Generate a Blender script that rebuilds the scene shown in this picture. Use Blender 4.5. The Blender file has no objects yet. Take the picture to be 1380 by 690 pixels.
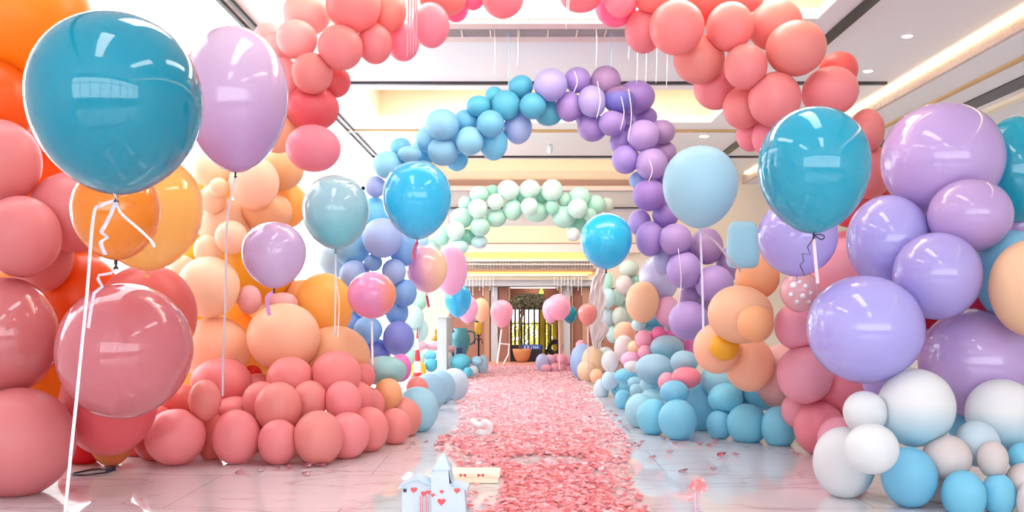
import bpy, bmesh, math, random
from mathutils import Vector, Matrix
random.seed(7)
sc = bpy.context.scene
COL = sc.collection
F, U0, V0, H = 1200.0, 700.0, 415.0, 1.35      # focal length (px), vanishing point, eye height
PI = math.pi

# ------------------------------------------------------------------ helpers
def lin(c):
    return tuple(((x/255)/12.92 if x/255 <= .04045 else ((x/255+.055)/1.055)**2.4) for x in c)
def P(u, v, Y):
    return Vector(((u-U0)*Y/F, Y, H-(v-V0)*Y/F))
def FL(u, v, z=0.0):
    Y = (H-z)*F/(v-V0)
    return Vector(((u-U0)*Y/F, Y, z))

def new_mat(name):
    m = bpy.data.materials.new(name); m.use_nodes = True
    nt = m.node_tree; nt.nodes.clear()
    out = nt.nodes.new('ShaderNodeOutputMaterial')
    return m, nt, out
def plain(name, rgb, rough=.5, metal=0, spec=.5, noise=0.0, nscale=6):
    m, nt, out = new_mat(name)
    b = nt.nodes.new('ShaderNodeBsdfPrincipled')
    b.inputs['Roughness'].default_value = rough; b.inputs['Metallic'].default_value = metal
    b.inputs['Specular IOR Level'].default_value = spec
    c = lin(rgb)
    if noise:
        t = nt.nodes.new('ShaderNodeTexCoord'); n = nt.nodes.new('ShaderNodeTexNoise'); n.inputs['Scale'].default_value = nscale
        nt.links.new(t.outputs['Object'], n.inputs['Vector'])
        r = nt.nodes.new('ShaderNodeValToRGB')
        r.color_ramp.elements[0].color = (*[x*(1-noise) for x in c], 1); r.color_ramp.elements[1].color = (*[min(1, x*(1+noise)) for x in c], 1)
        nt.links.new(n.outputs['Fac'], r.inputs['Fac']); nt.links.new(r.outputs['Color'], b.inputs['Base Color'])
    else:
        b.inputs['Base Color'].default_value = (*c, 1)
    nt.links.new(b.outputs[0], out.inputs[0])
    return m
def glow(name, rgb, strength):
    m, nt, out = new_mat(name)
    e = nt.nodes.new('ShaderNodeEmission'); e.inputs['Color'].default_value = (*lin(rgb), 1); e.inputs['Strength'].default_value = strength
    nt.links.new(e.outputs[0], out.inputs[0]); return m
def latex(name, rgb, gloss=False, rgb2=None, axis='Z', at=.5, width=.35, trans=.24):
    """Stretched latex: a glossy skin over a dye that scatters and lets some light through."""
    m, nt, out = new_mat(name)
    L = nt.links.new
    b = nt.nodes.new('ShaderNodeBsdfPrincipled'); tr = nt.nodes.new('ShaderNodeBsdfTranslucent'); mx = nt.nodes.new('ShaderNodeMixShader')
    b.inputs['Roughness'].default_value = .07 if gloss else .36
    b.inputs['Specular IOR Level'].default_value = .5 if gloss else .38
    if gloss:
        b.inputs['Coat Weight'].default_value = .5; b.inputs['Coat Roughness'].default_value = .03
    oi = nt.nodes.new('ShaderNodeObjectInfo')
    hs = nt.nodes.new('ShaderNodeHueSaturation')
    mr = nt.nodes.new('ShaderNodeMapRange'); mr.inputs['To Min'].default_value = .492; mr.inputs['To Max'].default_value = .508
    mv = nt.nodes.new('ShaderNodeMapRange'); mv.inputs['To Min'].default_value = 1.03; mv.inputs['To Max'].default_value = .93
    L(oi.outputs['Random'], mr.inputs['Value']); L(oi.outputs['Random'], mv.inputs['Value'])
    L(mr.outputs[0], hs.inputs['Hue']); L(mv.outputs[0], hs.inputs['Value'])
    if rgb2:
        tc = nt.nodes.new('ShaderNodeTexCoord'); sx = nt.nodes.new('ShaderNodeSeparateXYZ'); rp = nt.nodes.new('ShaderNodeValToRGB')
        L(tc.outputs['Generated'], sx.inputs[0]); L(sx.outputs[axis], rp.inputs['Fac'])
        rp.color_ramp.elements[0].position = max(0, at-width/2); rp.color_ramp.elements[1].position = min(1, at+width/2)
        rp.color_ramp.elements[0].color = (*lin(rgb), 1); rp.color_ramp.elements[1].color = (*lin(rgb2), 1)
        L(rp.outputs['Color'], hs.inputs['Color'])
    else:
        hs.inputs['Color'].default_value = (*lin(rgb), 1)
    L(hs.outputs['Color'], b.inputs['Base Color']); L(hs.outputs['Color'], tr.inputs['Color'])
    mx.inputs[0].default_value = trans
    L(b.outputs[0], mx.inputs[1]); L(tr.outputs[0], mx.inputs[2]); L(mx.outputs[0], out.inputs[0])
    return m

def obj(name, bm, mat, parent=None, smooth=False, at=None):
    me = bpy.data.meshes.new(name)
    bmesh.ops.recalc_face_normals(bm, faces=bm.faces)
    bm.to_mesh(me); bm.free()
    if smooth:
        for p in me.polygons: p.use_smooth = True
    for m in (mat if isinstance(mat, (list, tuple)) else [mat]): me.materials.append(m)
    o = bpy.data.objects.new(name, me); COL.objects.link(o)
    if at is not None:
        o.location = at
        me.transform(Matrix.Translation(-Vector(at)))
    if parent is not None:
        o.parent = parent
        o.matrix_parent_inverse = Matrix.Translation(-parent.location)
    return o
def tag(o, label=None, cat=None, group=None, kind=None):
    if label: o['label'] = label
    if cat: o['category'] = cat
    if group: o['group'] = group
    if kind: o['kind'] = kind
    return o
def thing(name, loc, label, cat, group=None):
    o = bpy.data.objects.new(name, None); COL.objects.link(o); o.location = loc; o.empty_display_size = .1
    return tag(o, label, cat, group)
def box(bm, x0, x1, y0, y1, z0, z1, mi=0):
    vs = [bm.verts.new((x, y, z)) for z in (z0, z1) for y in (y0, y1) for x in (x0, x1)]
    for f in ((0,2,3,1),(4,5,7,6),(0,1,5,4),(2,6,7,3),(0,4,6,2),(1,3,7,5)):
        bm.faces.new([vs[i] for i in f]).material_index = mi
def boxes(*bs):
    bm = bmesh.new()
    for b in bs: box(bm, *b)
    return bm
def bevel(bm, w, seg=2):
    bmesh.ops.bevel(bm, geom=list(bm.edges), offset=w, segments=seg, affect='EDGES', profile=.5)
    return bm
def tube(bm, pts, r, n=8):
    pts = [Vector(p) for p in pts]; rs = r if isinstance(r, (list, tuple)) else [r]*len(pts)
    rings = []
    for i, p in enumerate(pts):
        d = (pts[min(i+1, len(pts)-1)]-pts[max(i-1, 0)]).normalized()
        a = d.orthogonal().normalized() if not rings else (prev - prev.dot(d)*d).normalized()
        prev = a; b = d.cross(a)
        rings.append([bm.verts.new(p+(a*math.cos(2*PI*k/n)+b*math.sin(2*PI*k/n))*rs[i]) for k in range(n)])
    for A, B in zip(rings, rings[1:]):
        for k in range(n): bm.faces.new((A[k], A[(k+1)%n], B[(k+1)%n], B[k]))
    bm.faces.new(rings[0][::-1]); bm.faces.new(rings[-1])
    return bm
def tape(bm, pts, w, th=.0012, side=Vector((1, 0, 0))):
    """A flat ribbon with real thickness."""
    pts = [Vector(p) for p in pts]; rows = []
    for i, p in enumerate(pts):
        d = (pts[min(i+1, len(pts)-1)]-pts[max(i-1, 0)]).normalized()
        s = (side-side.dot(d)*d).normalized(); n = d.cross(s)
        rows.append([bm.verts.new(p+s*w/2*a+n*th/2*b) for a, b in ((-1,-1),(1,-1),(1,1),(-1,1))])
    for A, B in zip(rows, rows[1:]):
        for k in range(4): bm.faces.new((A[k], A[(k+1)%4], B[(k+1)%4], B[k]))
    bm.faces.new(rows[0][::-1]); bm.faces.new(rows[-1])
    return bm
def lathe(bm, prof, n=24, c=(0,0,0), axis=None):
    """prof: (radius, z) pairs bottom to top."""
    R = Matrix.Identity(3) if axis is None else Vector((0,0,1)).rotation_difference(Vector(axis)).to_matrix()
    c = Vector(c); rings = []
    for r, z in prof:
        if r < 1e-6: rings.append([bm.verts.new(c+R@Vector((0,0,z)))])
        else: rings.append([bm.verts.new(c+R@Vector((r*math.cos(2*PI*k/n), r*math.sin(2*PI*k/n), z))) for k in range(n)])
    for A, B in zip(rings, rings[1:]):
        for k in range(n):
            a = [A[k % len(A)], A[(k+1) % len(A)], B[(k+1) % len(B)], B[k % len(B)]]
            q = []
            for x in a:
                if x not in q: q.append(x)
            if len(q) > 2: bm.faces.new(q)
    if len(rings[0]) > 1: bm.faces.new(rings[0][::-1])
    if len(rings[-1]) > 1: bm.faces.new(rings[-1])
    return bm
def bez(p0, p1, p2, n=10):
    p0, p1, p2 = Vector(p0), Vector(p1), Vector(p2)
    return [p0*(1-t)**2+p1*2*t*(1-t)+p2*t*t for t in [i/n for i in range(n+1)]]
def smooth_path(pts, sub=6):
    pts = [Vector(p) for p in pts]; out = []
    for i in range(len(pts)-1):
        a, b, c, d = pts[max(i-1,0)], pts[i], pts[i+1], pts[min(i+2,len(pts)-1)]
        for k in range(sub):
            t = k/sub
            out.append(.5*((2*b)+(c-a)*t+(2*a-5*b+4*c-d)*t*t+(3*b-a-3*c+d)*t**3))
    out.append(pts[-1]); return out
ORD = 'zeroth first second third fourth fifth sixth seventh eighth ninth tenth eleventh twelfth thirteenth fourteenth fifteenth sixteenth seventeenth eighteenth nineteenth twentieth'.split()
def ordinal(n, last=None):
    if n < len(ORD): return ORD[n]
    return 'twenty-'+ORD[n-20] if n < 30 else 'thirty-'+ORD[n-30]

# ------------------------------------------------------------------ room materials
M_ceil = plain('ceiling_paint', (243, 242, 243), .6)
M_wall = plain('wall_paint', (240, 238, 238), .6)
M_grey = plain('grey_panel', (196, 192, 196), .5)
M_cream = plain('cream_panel', (252, 238, 210), .5)
M_pinkp = plain('pale_pink_panel', (240, 216, 210), .5)
M_brown = plain('dusty_brown_trim', (168, 132, 122), .5)
M_black = plain('black_metal', (22, 22, 26), .35)
M_dark = plain('dark_slot', (58, 55, 62), .4)
M_gold = plain('gilt_strip', (206, 168, 112), .4)
M_terra = plain('terracotta_panel', (168, 112, 94), .5, noise=.08, nscale=3)
M_tan = plain('tan_panel', (190, 140, 112), .5)
M_white = plain('white_gloss', (244, 244, 246), .3)
M_warm = glow('warm_cove_lamp', (255, 232, 190), 11.0)
M_lamp = glow('downlight_lens', (255, 250, 240), 30.0)
M_entrance_fill = glow('added_light_panel', (255, 252, 250), 6.0)

def marble(name, base, vein, rough, scale):
    m, nt, out = new_mat(name); L = nt.links.new
    tc = nt.nodes.new('ShaderNodeTexCoord'); mp = nt.nodes.new('ShaderNodeMapping'); mp.inputs['Scale'].default_value = scale
    w = nt.nodes.new('ShaderNodeTexNoise'); w.inputs['Scale'].default_value = 1.1; w.inputs['Detail'].default_value = 7; w.inputs['Distortion'].default_value = 1.6
    rp = nt.nodes.new('ShaderNodeValToRGB')
    e = rp.color_ramp.elements
    e[0].position = .482; e[0].color = (0,0,0,1); e[1].position = .5; e[1].color = (1,1,1,1)
    e2 = e.new(.518); e2.color = (0,0,0,1)
    n2 = nt.nodes.new('ShaderNodeTexNoise'); n2.inputs['Scale'].default_value = .7; n2.inputs['Detail'].default_value = 3
    mu = nt.nodes.new('ShaderNodeMath'); mu.operation = 'MULTIPLY'
    mix = nt.nodes.new('ShaderNodeMixRGB'); mix.inputs[1].default_value = (*lin(base),1); mix.inputs[2].default_value = (*lin(vein),1)
    br = nt.nodes.new('ShaderNodeTexBrick'); br.inputs['Color1'].default_value = (1,1,1,1); br.inputs['Color2'].default_value = (.95,.95,.95,1); br.inputs['Mortar'].default_value = (.5,.47,.47,1)
    br.inputs['Scale'].default_value = 1; br.inputs['Mortar Size'].default_value = .004; br.inputs['Brick Width'].default_value = 2.4; br.inputs['Row Height'].default_value = 1.2
    m2 = nt.nodes.new('ShaderNodeMixRGB'); m2.blend_type = 'MULTIPLY'; m2.inputs[0].default_value = 1
    b = nt.nodes.new('ShaderNodeBsdfPrincipled'); b.inputs['Roughness'].default_value = rough; b.inputs['Specular IOR Level'].default_value = .8; b.inputs['IOR'].default_value = 1.75
    L(tc.outputs['Object'], mp.inputs[0]); L(mp.outputs[0], w.inputs['Vector']); L(mp.outputs[0], n2.inputs['Vector']); L(tc.outputs['Object'], br.inputs['Vector'])
    L(w.outputs['Fac'], rp.inputs[0]); L(rp.outputs[0], mu.inputs[0]); L(n2.outputs['Fac'], mu.inputs[1]); L(mu.outputs[0], mix.inputs[0])
    L(mix.outputs[0], m2.inputs[1]); L(br.outputs[0], m2.inputs[2]); L(m2.outputs[0], b.inputs['Base Color']); L(b.outputs[0], out.inputs[0])
    return m
M_floor = marble('polished_marble', (212, 207, 211), (168, 140, 146), .03, (.4, 1.3, 1))
M_facing = marble('marble_facing', (206, 180, 168), (96, 76, 70), .3, (1.5, 1.5, 4))
def pane_mat():
    m, nt, out = new_mat('window_glass')
    t = nt.nodes.new('ShaderNodeBsdfTransparent'); t.inputs[0].default_value = (.97,.985,.99,1)
    g = nt.nodes.new('ShaderNodeBsdfGlossy'); g.inputs['Roughness'].default_value = .02
    fr = nt.nodes.new('ShaderNodeFresnel'); fr.inputs[0].default_value = 1.4
    mx = nt.nodes.new('ShaderNodeMixShader')
    mm = nt.nodes.new('ShaderNodeMath'); mm.operation = 'MULTIPLY'; mm.inputs[1].default_value = .2; nt.links.new(fr.outputs[0], mm.inputs[0]); nt.links.new(mm.outputs[0], mx.inputs[0]); nt.links.new(t.outputs[0], mx.inputs[1]); nt.links.new(g.outputs[0], mx.inputs[2]); nt.links.new(mx.outputs[0], out.inputs[0])
    return m
M_glass = pane_mat()

# ------------------------------------------------------------------ camera, world
cam = bpy.data.cameras.new('camera'); co = bpy.data.objects.new('camera', cam); COL.objects.link(co)
co.location = (0, 0, H); co.rotation_euler = (PI/2, 0, 0)
cam.sensor_fit = 'HORIZONTAL'; cam.sensor_width = 36; cam.lens = 36*F/1380
cam.shift_x = (690-U0)/1380; cam.shift_y = (V0-345)/1380
cam.clip_start = .05; cam.clip_end = 300
sc.camera = co
wd = bpy.data.worlds.new('daylight'); sc.world = wd; wd.use_nodes = True
bg = wd.node_tree.nodes['Background']; bg.inputs[0].default_value = (.93, .965, 1, 1); bg.inputs[1].default_value = 4.2
vs = sc.view_settings; vs.view_transform = 'Standard'; vs.look = 'None'; vs.gamma = 1; vs.use_curve_mapping = False
vs.exposure = 0.52

# ------------------------------------------------------------------ room shell
XL, XR, YB, YE, ZC, ZT = -6.5, 9.0, -5.0, 21.6, 4.55, 5.1
def struct(name, bm, mat, parent=None):
    o = obj(name, bm, mat, parent)
    if parent is None: o['kind'] = 'structure'
    return o
struct('floor', boxes((XL-.2, XR+.2, YB-.2, YE+3.2, -.12, 0)), M_floor)

# ceiling: slabs around three cross recesses, an added skylight on the window side
def slab(x0, x1, y0, y1, z=ZC, m=M_ceil, name='ceiling', t=.12): return struct(name, boxes((x0, x1, y0, y1, z, z+t)), m)
SX0, SX1 = -2.4, 3.3
recesses = [(7.3, 9.85), (13.06, 15.36), (19.2, 21.58)]
edges = [YB, 7.3, 9.85, 13.06, 15.36, 19.2, 21.58]
bm = bmesh.new()
for a, b in ((YB, 7.3), (9.85, 13.06), (15.36, 19.2)): box(bm, SX0, SX1, a, b, ZC, ZC+.12)
box(bm, SX1, 5.4, YB, YE, ZC, ZC+.12)
box(bm, -3.15, SX0, YB, YE, ZC, ZC+.12)
box(bm, XL, -3.15, YB, 6.0, ZC, ZC+.12); box(bm, XL, -3.15, 17.0, YE, ZC, ZC+.12)
struct('ceiling', bm, M_ceil)
for a, b in recesses:
    bm = bmesh.new()
    box(bm, SX0, SX1, a, b, ZT, ZT+.08)
    box(bm, SX0-.08, SX0, a, b, ZC+.12, ZT+.08); box(bm, SX1, SX1+.08, a, b, ZC+.12, ZT+.08)
    box(bm, SX0-.08, SX1+.08, a-.08, a, ZC+.12, ZT+.08); box(bm, SX0-.08, SX1+.08, b, b+.02, ZC+.12, ZT+.08)
    struct('ceiling', bm, M_cream)
where = ['nearest cross recess above the coral arch', 'long cross recess above the blue and violet arch', 'last cross recess before the end wall']
for (a, b), w in zip(recesses, where):
    bm = bmesh.new(); tube(bm, [(SX0+.15, a+.16, ZC+.16), (SX1-.15, a+.16, ZC+.16)], .025)
    tag(obj('cove_light', bm, M_warm), 'warm strip lamp along the '+w, 'lamp', 'strip lamps in the ceiling recesses')
M_recess_fill = glow('added_recess_panel', (255, 250, 240), 7.0)  # unseen panels added inside the recesses to front-light the arches
for (a, b), w in zip(recesses[:2], where):
    t = thing('added_ceiling_light', ((SX0+SX1)/2, (a+b)/2, ZT), 'wide added light panel in the '+w, 'lamp')
    x0, x1, y0, y1 = SX0+.5, SX1-.5, a+.55, b-.75
    obj('diffuser', boxes((x0+.04, x1-.04, y0+.04, y1-.04, ZT-.03, ZT-.012)), M_recess_fill, t)
    obj('frame', boxes((x0, x0+.04, y0, y1, ZT-.05, ZT-.001), (x1-.04, x1, y0, y1, ZT-.05, ZT-.001), (x0, x1, y0, y0+.04, ZT-.05, ZT-.001), (x0, x1, y1-.04, y1, ZT-.05, ZT-.001)), M_white, t)
# lines across the ceiling
tr = 1
def trim(bm, m):
    global tr
    o = struct('trim_%d' % tr, bm, m); tr += 1; return o
trim(boxes((SX0-.7, 5.2, 12.58, 12.66, ZC-.035, ZC)), M_dark)
trim(boxes((-3.1, 5.2, 15.95, 16.1, ZC-.03, ZC)), M_gold)
trim(boxes((-3.1, 5.2, 18.72, 18.82, ZC-.035, ZC)), M_dark)
trim(boxes((-2.2, 3.0, 9.87, 10.06, ZC-.05, ZC)), M_pinkp)
trim(boxes((-2.2, 3.0, 10.42, 10.62, ZC-.03, ZC)), M_pinkp)
trim(boxes((3.58, 3.72, YB, 11.0, ZC-.03, ZC)), M_black)
trim(boxes((4.15, 4.32, 15.2, 19.0, ZC-.03, ZC)), M_black)
trim(boxes((-3.12, -3.08, YB, 21.5, ZC-.04, ZC), (-3.01, -2.97, YB, 21.5, ZC-.04, ZC)), M_black)
# long vent in the ceiling
t = thing('ceiling_vent', (.4, 10.24, ZC), 'long dark slatted air vent across the ceiling behind the coral arch', 'vent')
obj('vent_backing', boxes((-1.0, 1.65, 10.1, 10.38, ZC-.02, ZC-.002)), M_dark, t)
bm = bmesh.new()
for k in range(5): box(bm, -1.0, 1.65, 10.11+k*.06, 10.125+k*.06, ZC-.045, ZC-.02)
obj('slat', bm, M_grey, t)
bm = bmesh.new()
for k in range(9): box(bm, -1.0+k*.33, -.985+k*.33, 10.1, 10.38, ZC-.05, ZC-.046)
obj('divider', bm, M_cream, t)
# side bulkhead with cove
ZB = 4.35
trim(boxes((5.4, 5.46, YB, YE, ZB, ZC+.12)), M_facing)
struct('ceiling', boxes((5.46, XR, YB, YE, ZB, ZB+.1)), M_ceil)
trim(boxes((5.98, 6.06, YB, YE, ZB-.03, ZB)), M_gold)
trim(boxes((6.5, 6.82, YB, YE, ZB-.02, ZB)), M_dark)
trim(boxes((7.0, 7.12, YB, YE, ZB-.06, ZB)), M_cream)
bm = boxes((5.33, 5.39, YB+.5, YE-.5, ZC-.03, ZC-.003))
tag(obj('cove_light', bm, glow('cove_lamp_line', (255, 226, 170), 5.0)), 'bright cove lamp line running beside the marble bulkhead', 'lamp')
# skylight added so the window-side ceiling burns out white
bm = bmesh.new()
for y in range(6, 17, 3): box(bm, XL, -3.15, y-.04+.1, y+.04+.1, ZC, ZC+.14)
box(bm, -3.22, -3.15, 6, 17.0, ZC, ZC+.14); box(bm, XL, XL+.1, 6, 17.0, ZC, ZC+.14); box(bm, -4.85, -4.8, 6, 17.0, ZC, ZC+.14)
sk = struct('window_1', bm, M_white)
struct('window_pane', boxes((XL, -3.2, 6, 17.0, ZC+.06, ZC+.075)), M_glass, sk)

def window_wall(name, n, axis, pos, a0, a1, cols, z0, z1, za=0, zb=ZC+.6, t=.15):
    """A wall with one wide glazed opening: (axis 'x' = wall plane x=pos running in y)."""
    def bx(bm, p0, p1, q0, q1, z0, z1):
        if axis == 'x': box(bm, p0, p1, q0, q1, z0, z1)
        else: box(bm, q0, q1, p0, p1, z0, z1)
    w0, w1 = a0
    bm = bmesh.new()
    bx(bm, pos-t/2, pos+t/2, a1[0], w0, za, zb); bx(bm, pos-t/2, pos+t/2, w1, a1[1], za, zb)
    bx(bm, pos-t/2, pos+t/2, w0, w1, za, z0); bx(bm, pos-t/2, pos+t/2, w0, w1, z1, zb)
    struct(name, bm, M_wall)
    bm = bmesh.new(); f = .05
    for k in range(cols+1):
        c = w0+(w1-w0)*k/cols; bx(bm, pos-f, pos+f, max(w0, c-f), min(w1, c+f), z0, z1)
    bx(bm, pos-f, pos+f, w0, w1, z0, z0+.08); bx(bm, pos-f, pos+f, w0, w1, z1-.08, z1)
    bx(bm, pos-f, pos+f, w0, w1, z0+(z1-z0)*.72-f, z0+(z1-z0)*.72+f)
    fr = struct('window_%d' % n, bm, M_white)
    bm = bmesh.new(); bx(bm, pos-.008, pos+.008, w0, w1, z0, z1)
    struct('window_pane', bm, M_glass, fr)
window_wall('wall_left', 2, 'x', XL, (6.5, 20.5), (YB, YE), 6, 1.5, 4.3)
window_wall('wall_back', 3, 'y', YB, (-6.2, 8.7), (XL, XR), 8, .9, 4.1)
struct('wall_right', boxes((XR-.08, XR+.08, YB, YE, 0, ZC+.6)), M_wall)

# end wall: window on its bright side, stepped lit ledges above the portal
def ez(v): return H+(V0-v)*YE/F
def ex(u): return (u-U0)*YE/F
px0, px1, pzt = ex(686.5), ex(755), ez(387)
wx0, wx1 = -6.2, ex(556)
bm = bmesh.new()
box(bm, XL, wx0, YE, YE+.2, 0, ZT+.1); box(bm, wx1, px0, YE, YE+.2, 0, ZT+.1); box(bm, px1, XR, YE, YE+.2, 0, ZT+.1)
box(bm, px0, px1, YE, YE+.2, pzt, ZT+.1); box(bm, wx0, wx1, YE, YE+.2, 0, .3); box(bm, wx0, wx1, YE, YE+.2, 4.3, ZT+.1)
struct('wall_end', bm, plain('end_wall_paint', (240, 224, 204), .5))
bm = bmesh.new()
for k in range(4):
    x = wx0+(wx1-wx0)*k/3; box(bm, x-.04 if k else x, x+.04 if k < 3 else x, YE+.05, YE+.13, .3, 4.3)
box(bm, wx0, wx1, YE+.05, YE+.13, .3, .38); box(bm, wx0, wx1, YE+.05, YE+.13, 4.22, 4.3)
fr = struct('window_4', bm, M_white); struct('window_pane', boxes((wx0, wx1, YE+.08, YE+.095, .3, 4.3)), M_glass, fr)
ex0, ex1 = ex(604), ex(862)
def band(v0, v1, dep, m, u0=604, u1=862): return trim(boxes((ex(u0), ex(u1), YE-dep, YE-.002, ez(v1), ez(v0))), m)
band(243, 252, .12, M_brown); band(252, 258, .2, M_pinkp); band(258, 280, .08, M_grey); band(280, 282, .16, M_dark)
band(282, 305, .1, M_grey); band(305, 328, .12, plain('warm_cream', (240, 220, 190), .5)); band(328, 330, .2, M_brown); band(330, 341, .26, M_pinkp, 604, 862)
band(350, 352.5, .3, M_cream, 625, 800); band(356, 358, .3, M_pinkp, 625, 800); band(363, 366, .34, M_brown, 618, 802)
band(373, 378, .5, M_cream, 610, 812); band(378, 386, .42, M_grey, 610, 812)
M_amber = glow('amber_cove_lamp', (255, 190, 84), 3.2)
for v, w in ((343, 'upper'), (367.5, 'lower')):
    bm = boxes((ex(628), ex(797), YE-.2, YE-.12, ez(v+1.6), ez(v)))
    tag(obj('cove_light', bm, M_amber), w+' amber strip lamp tucked under a ledge above the end portal', 'lamp', 'amber strip lamps above the portal')
# railing between the two lit ledges
t = thing('railing', (ex(712), YE-.3, ez(363)), 'thin white gallery railing between the two amber lit ledges', 'railing')
bm = bmesh.new(); tube(bm, [(ex(625), YE-.33, ez(352.5)), (ex(800), YE-.33, ez(352.5))], .012); obj('rail', bm, M_white, t, True)
bm = bmesh.new()
for k in range(44): x = ex(626+k*4); tube(bm, [(x, YE-.33, ez(363)), (x, YE-.33, ez(352.5))], .006, 5)
obj('baluster', bm, M_white, t, True)
# ------------------------------------------------------------------ balloons
PALS = dict(
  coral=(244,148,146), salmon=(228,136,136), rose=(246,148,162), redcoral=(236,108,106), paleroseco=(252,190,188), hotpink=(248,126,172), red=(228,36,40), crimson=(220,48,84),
  orange=(244,138,24), amber=(255,190,96), redorange=(244,82,16), peach=(255,206,170), palepeach=(255,220,188), tanpeach=(248,196,148), yellow=(255,212,60), orangeyellow=(255,184,56), creamy=(255,222,184),
  orangetan=(226,140,80), dkpeach=(252,190,138),
  blue=(126,208,240), sky=(150,214,242), peri=(172,196,242), medblue=(138,186,238), cyan=(100,200,228), indigo=(138,150,224), paleblue=(196,226,244), steel=(166,208,228), tealb=(104,200,224),
  aqua=(134,214,242), ltaqua=(170,222,238), violet=(178,152,222), lav=(188,178,236), mauve=(184,152,202), purple=(170,138,214), lavpurple=(194,168,228), palelav=(206,204,238),
  mint=(196,238,224), palemint=(218,244,236), dkmint=(172,230,212), sage=(214,224,214), mintblue=(206,238,240), white=(236,238,240), pinkwhite=(234,220,218), bluewhite=(212,230,240),
  pink=(249,176,196), ltpink=(248,192,204), lilpink=(248,194,224), magenta=(242,134,202), blush=(240,186,184))
_mats = {}
TWO = dict(
  whiteblue=((164,218,236),(244,242,242),'Z',.35,.5), tealgrey=((246,150,150),(160,206,208),'X',.3,.25), whiteblue_side=((238,238,240),(150,208,230),'X',.75,.4),
  orangepink=((238,160,206),(248,164,120),'X',.8,.3), pearl=((232,166,208),(246,220,168),'X',.6,.7), bluegrey=((116,208,218),(168,208,218),'Z',.35,.5),
  violetblue=((126,122,210),(176,130,160),'Z',.75,.3), greypink=((124,194,218),(180,206,218),'Z',.55,.5), pinklav=((196,156,206),(212,184,208),'Z',.5,.7))
def bmat(key):
    """colour key, optional suffix '!' for the glossy clear-coated latex"""
    if key not in _mats:
        g = key.endswith('!'); k = key.rstrip('!')
        if k in TWO: a, b, ax, at, w = TWO[k]; _mats[key] = latex('latex_'+k, a, g, b, ax, at, w)
        else: _mats[key] = latex('latex_'+k+('_gloss' if g else ''), PALS.get(k) or EXTRA[k], g)
    return _mats[key]
EXTRA = dict(teal=(0,146,172), tealr=(36,172,200), pinklilac=(204,166,206), lilac=(214,184,222), hero_blue=(60,194,240), hero_sky=(176,222,238), hero_cyan=(50,200,246), lavblue=(188,176,238), lavpink=(204,172,224), salmong=(214,122,126), skyfoil=(172,222,240))
WORDS = dict(coral='coral', salmon='dusty salmon', rose='rose pink', redcoral='deep coral', paleroseco='pale coral', hotpink='hot pink', red='red', crimson='crimson', orange='orange', amber='amber', redorange='red-orange',
  peach='peach', palepeach='pale peach', tanpeach='tan peach', yellow='yellow', orangeyellow='orange-yellow', creamy='cream', orangetan='tan orange', dkpeach='deep peach', blue='sky blue', sky='light blue', peri='periwinkle', medblue='cornflower blue',
  cyan='cyan', indigo='indigo', paleblue='pale blue', steel='steel blue', tealb='teal', aqua='aqua', ltaqua='light aqua', violet='violet', lav='lavender', mauve='mauve', purple='purple', lavpurple='lavender purple', palelav='pale lavender',
  mint='mint', palemint='pale mint', dkmint='deeper mint', sage='sage grey', mintblue='pale aqua', white='white', pinkwhite='pinkish white', bluewhite='bluish white', pink='pink', ltpink='light pink', lilpink='lilac pink', magenta='magenta', blush='blush',
  lavblue='glossy lavender', lavpink='glossy pinkish lavender', salmong='glossy salmon', whiteblue='white and blue', tealgrey='teal-grey and coral', whiteblue_side='white and blue', violetblue='violet and mauve', greypink='blue-grey', tealr='glossy teal', skyfoil='light blue')

class B: pass
ALL = []
def solve(u, v, rx, ry):
    a1, a2 = math.atan((u-rx-U0)/F), math.atan((u+rx-U0)/F)
    th, al = (a1+a2)/2, (a2-a1)/2
    k = F/math.cos(th)
    t1, t2 = (V0-v-ry)/k, (V0-v+ry)/k
    a = math.sin(al); zc = (t1+t2)*(1-a*a)/2; b = math.sqrt(max(1e-9, zc*zc-t1*t2*(1-a*a)))
    return th, a, zc, b            # all for horizontal distance 1
def ball(u, v, rx, ry, col, Y=None, floor=False, egg=.05, back=False):
    o = B(); o.u, o.v, o.rx, o.ry, o.col, o.egg = u, v, rx, ry, col, egg
    k = 1.0 if floor is not None else 1.13 if back else 1.04
    if floor: v, ry = v+ry*.04, ry*1.04
    o.th, o.a1, o.z1, o.b1 = solve(u, v, rx*k, ry*k)
    if floor: o.d = -H/(o.z1-o.b1*.93)
    else: o.d = Y/math.cos(o.th)
    floor = bool(floor); o.floor = floor; o.w = .12 if floor else 1.0; o.free = False
    ALL.append(o); return o
def upd(o):
    o.c = Vector((o.d*math.sin(o.th), o.d*math.cos(o.th), H+o.z1*o.d)); o.a = o.a1*o.d; o.b = o.b1*o.d
def ext(o, n): return math.sqrt((o.a*n.x)**2+(o.a*n.y)**2+(o.b*n.z)**2)

GROUPS = []   # (group phrase, rows)
def cluster(group, rows, depth, step=.28):
    """rows: (row phrase, sort key, [(u, v, rx, ry, colour, layer or 'F')])"""
    for phrase, key, lst in rows:
        row = []
        for e in lst:
            u, v, rx, ry, col, lay = e[:6]
            if lay == 'F': o = ball(u, v, rx, ry, col, floor=True)
            else: o = ball(u, v, rx, ry, col, depth(u, v)+lay*step, floor=None, back=lay >= .4)
            o.knot = len(e) > 6; lst_lay[id(o)] = 0 if lay == 'F' else lay
            row.append(o)
        row.sort(key=key)
        med = sorted(o.rx*o.ry for o in row)[len(row)//2]**.5
        for i, o in enumerate(row):
            s = (o.rx*o.ry)**.5
            size = 'large ' if s > 1.3*med else 'small ' if s < .72*med else ''
            o.label = size+WORDS[o.col.rstrip('!')]+' balloon, '+phrase % ordinal(i+1)
            o.group = group; o.back = lst_lay[id(o)] >= .9
lst_lay = {}
UP = lambda o: -o.v
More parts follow.
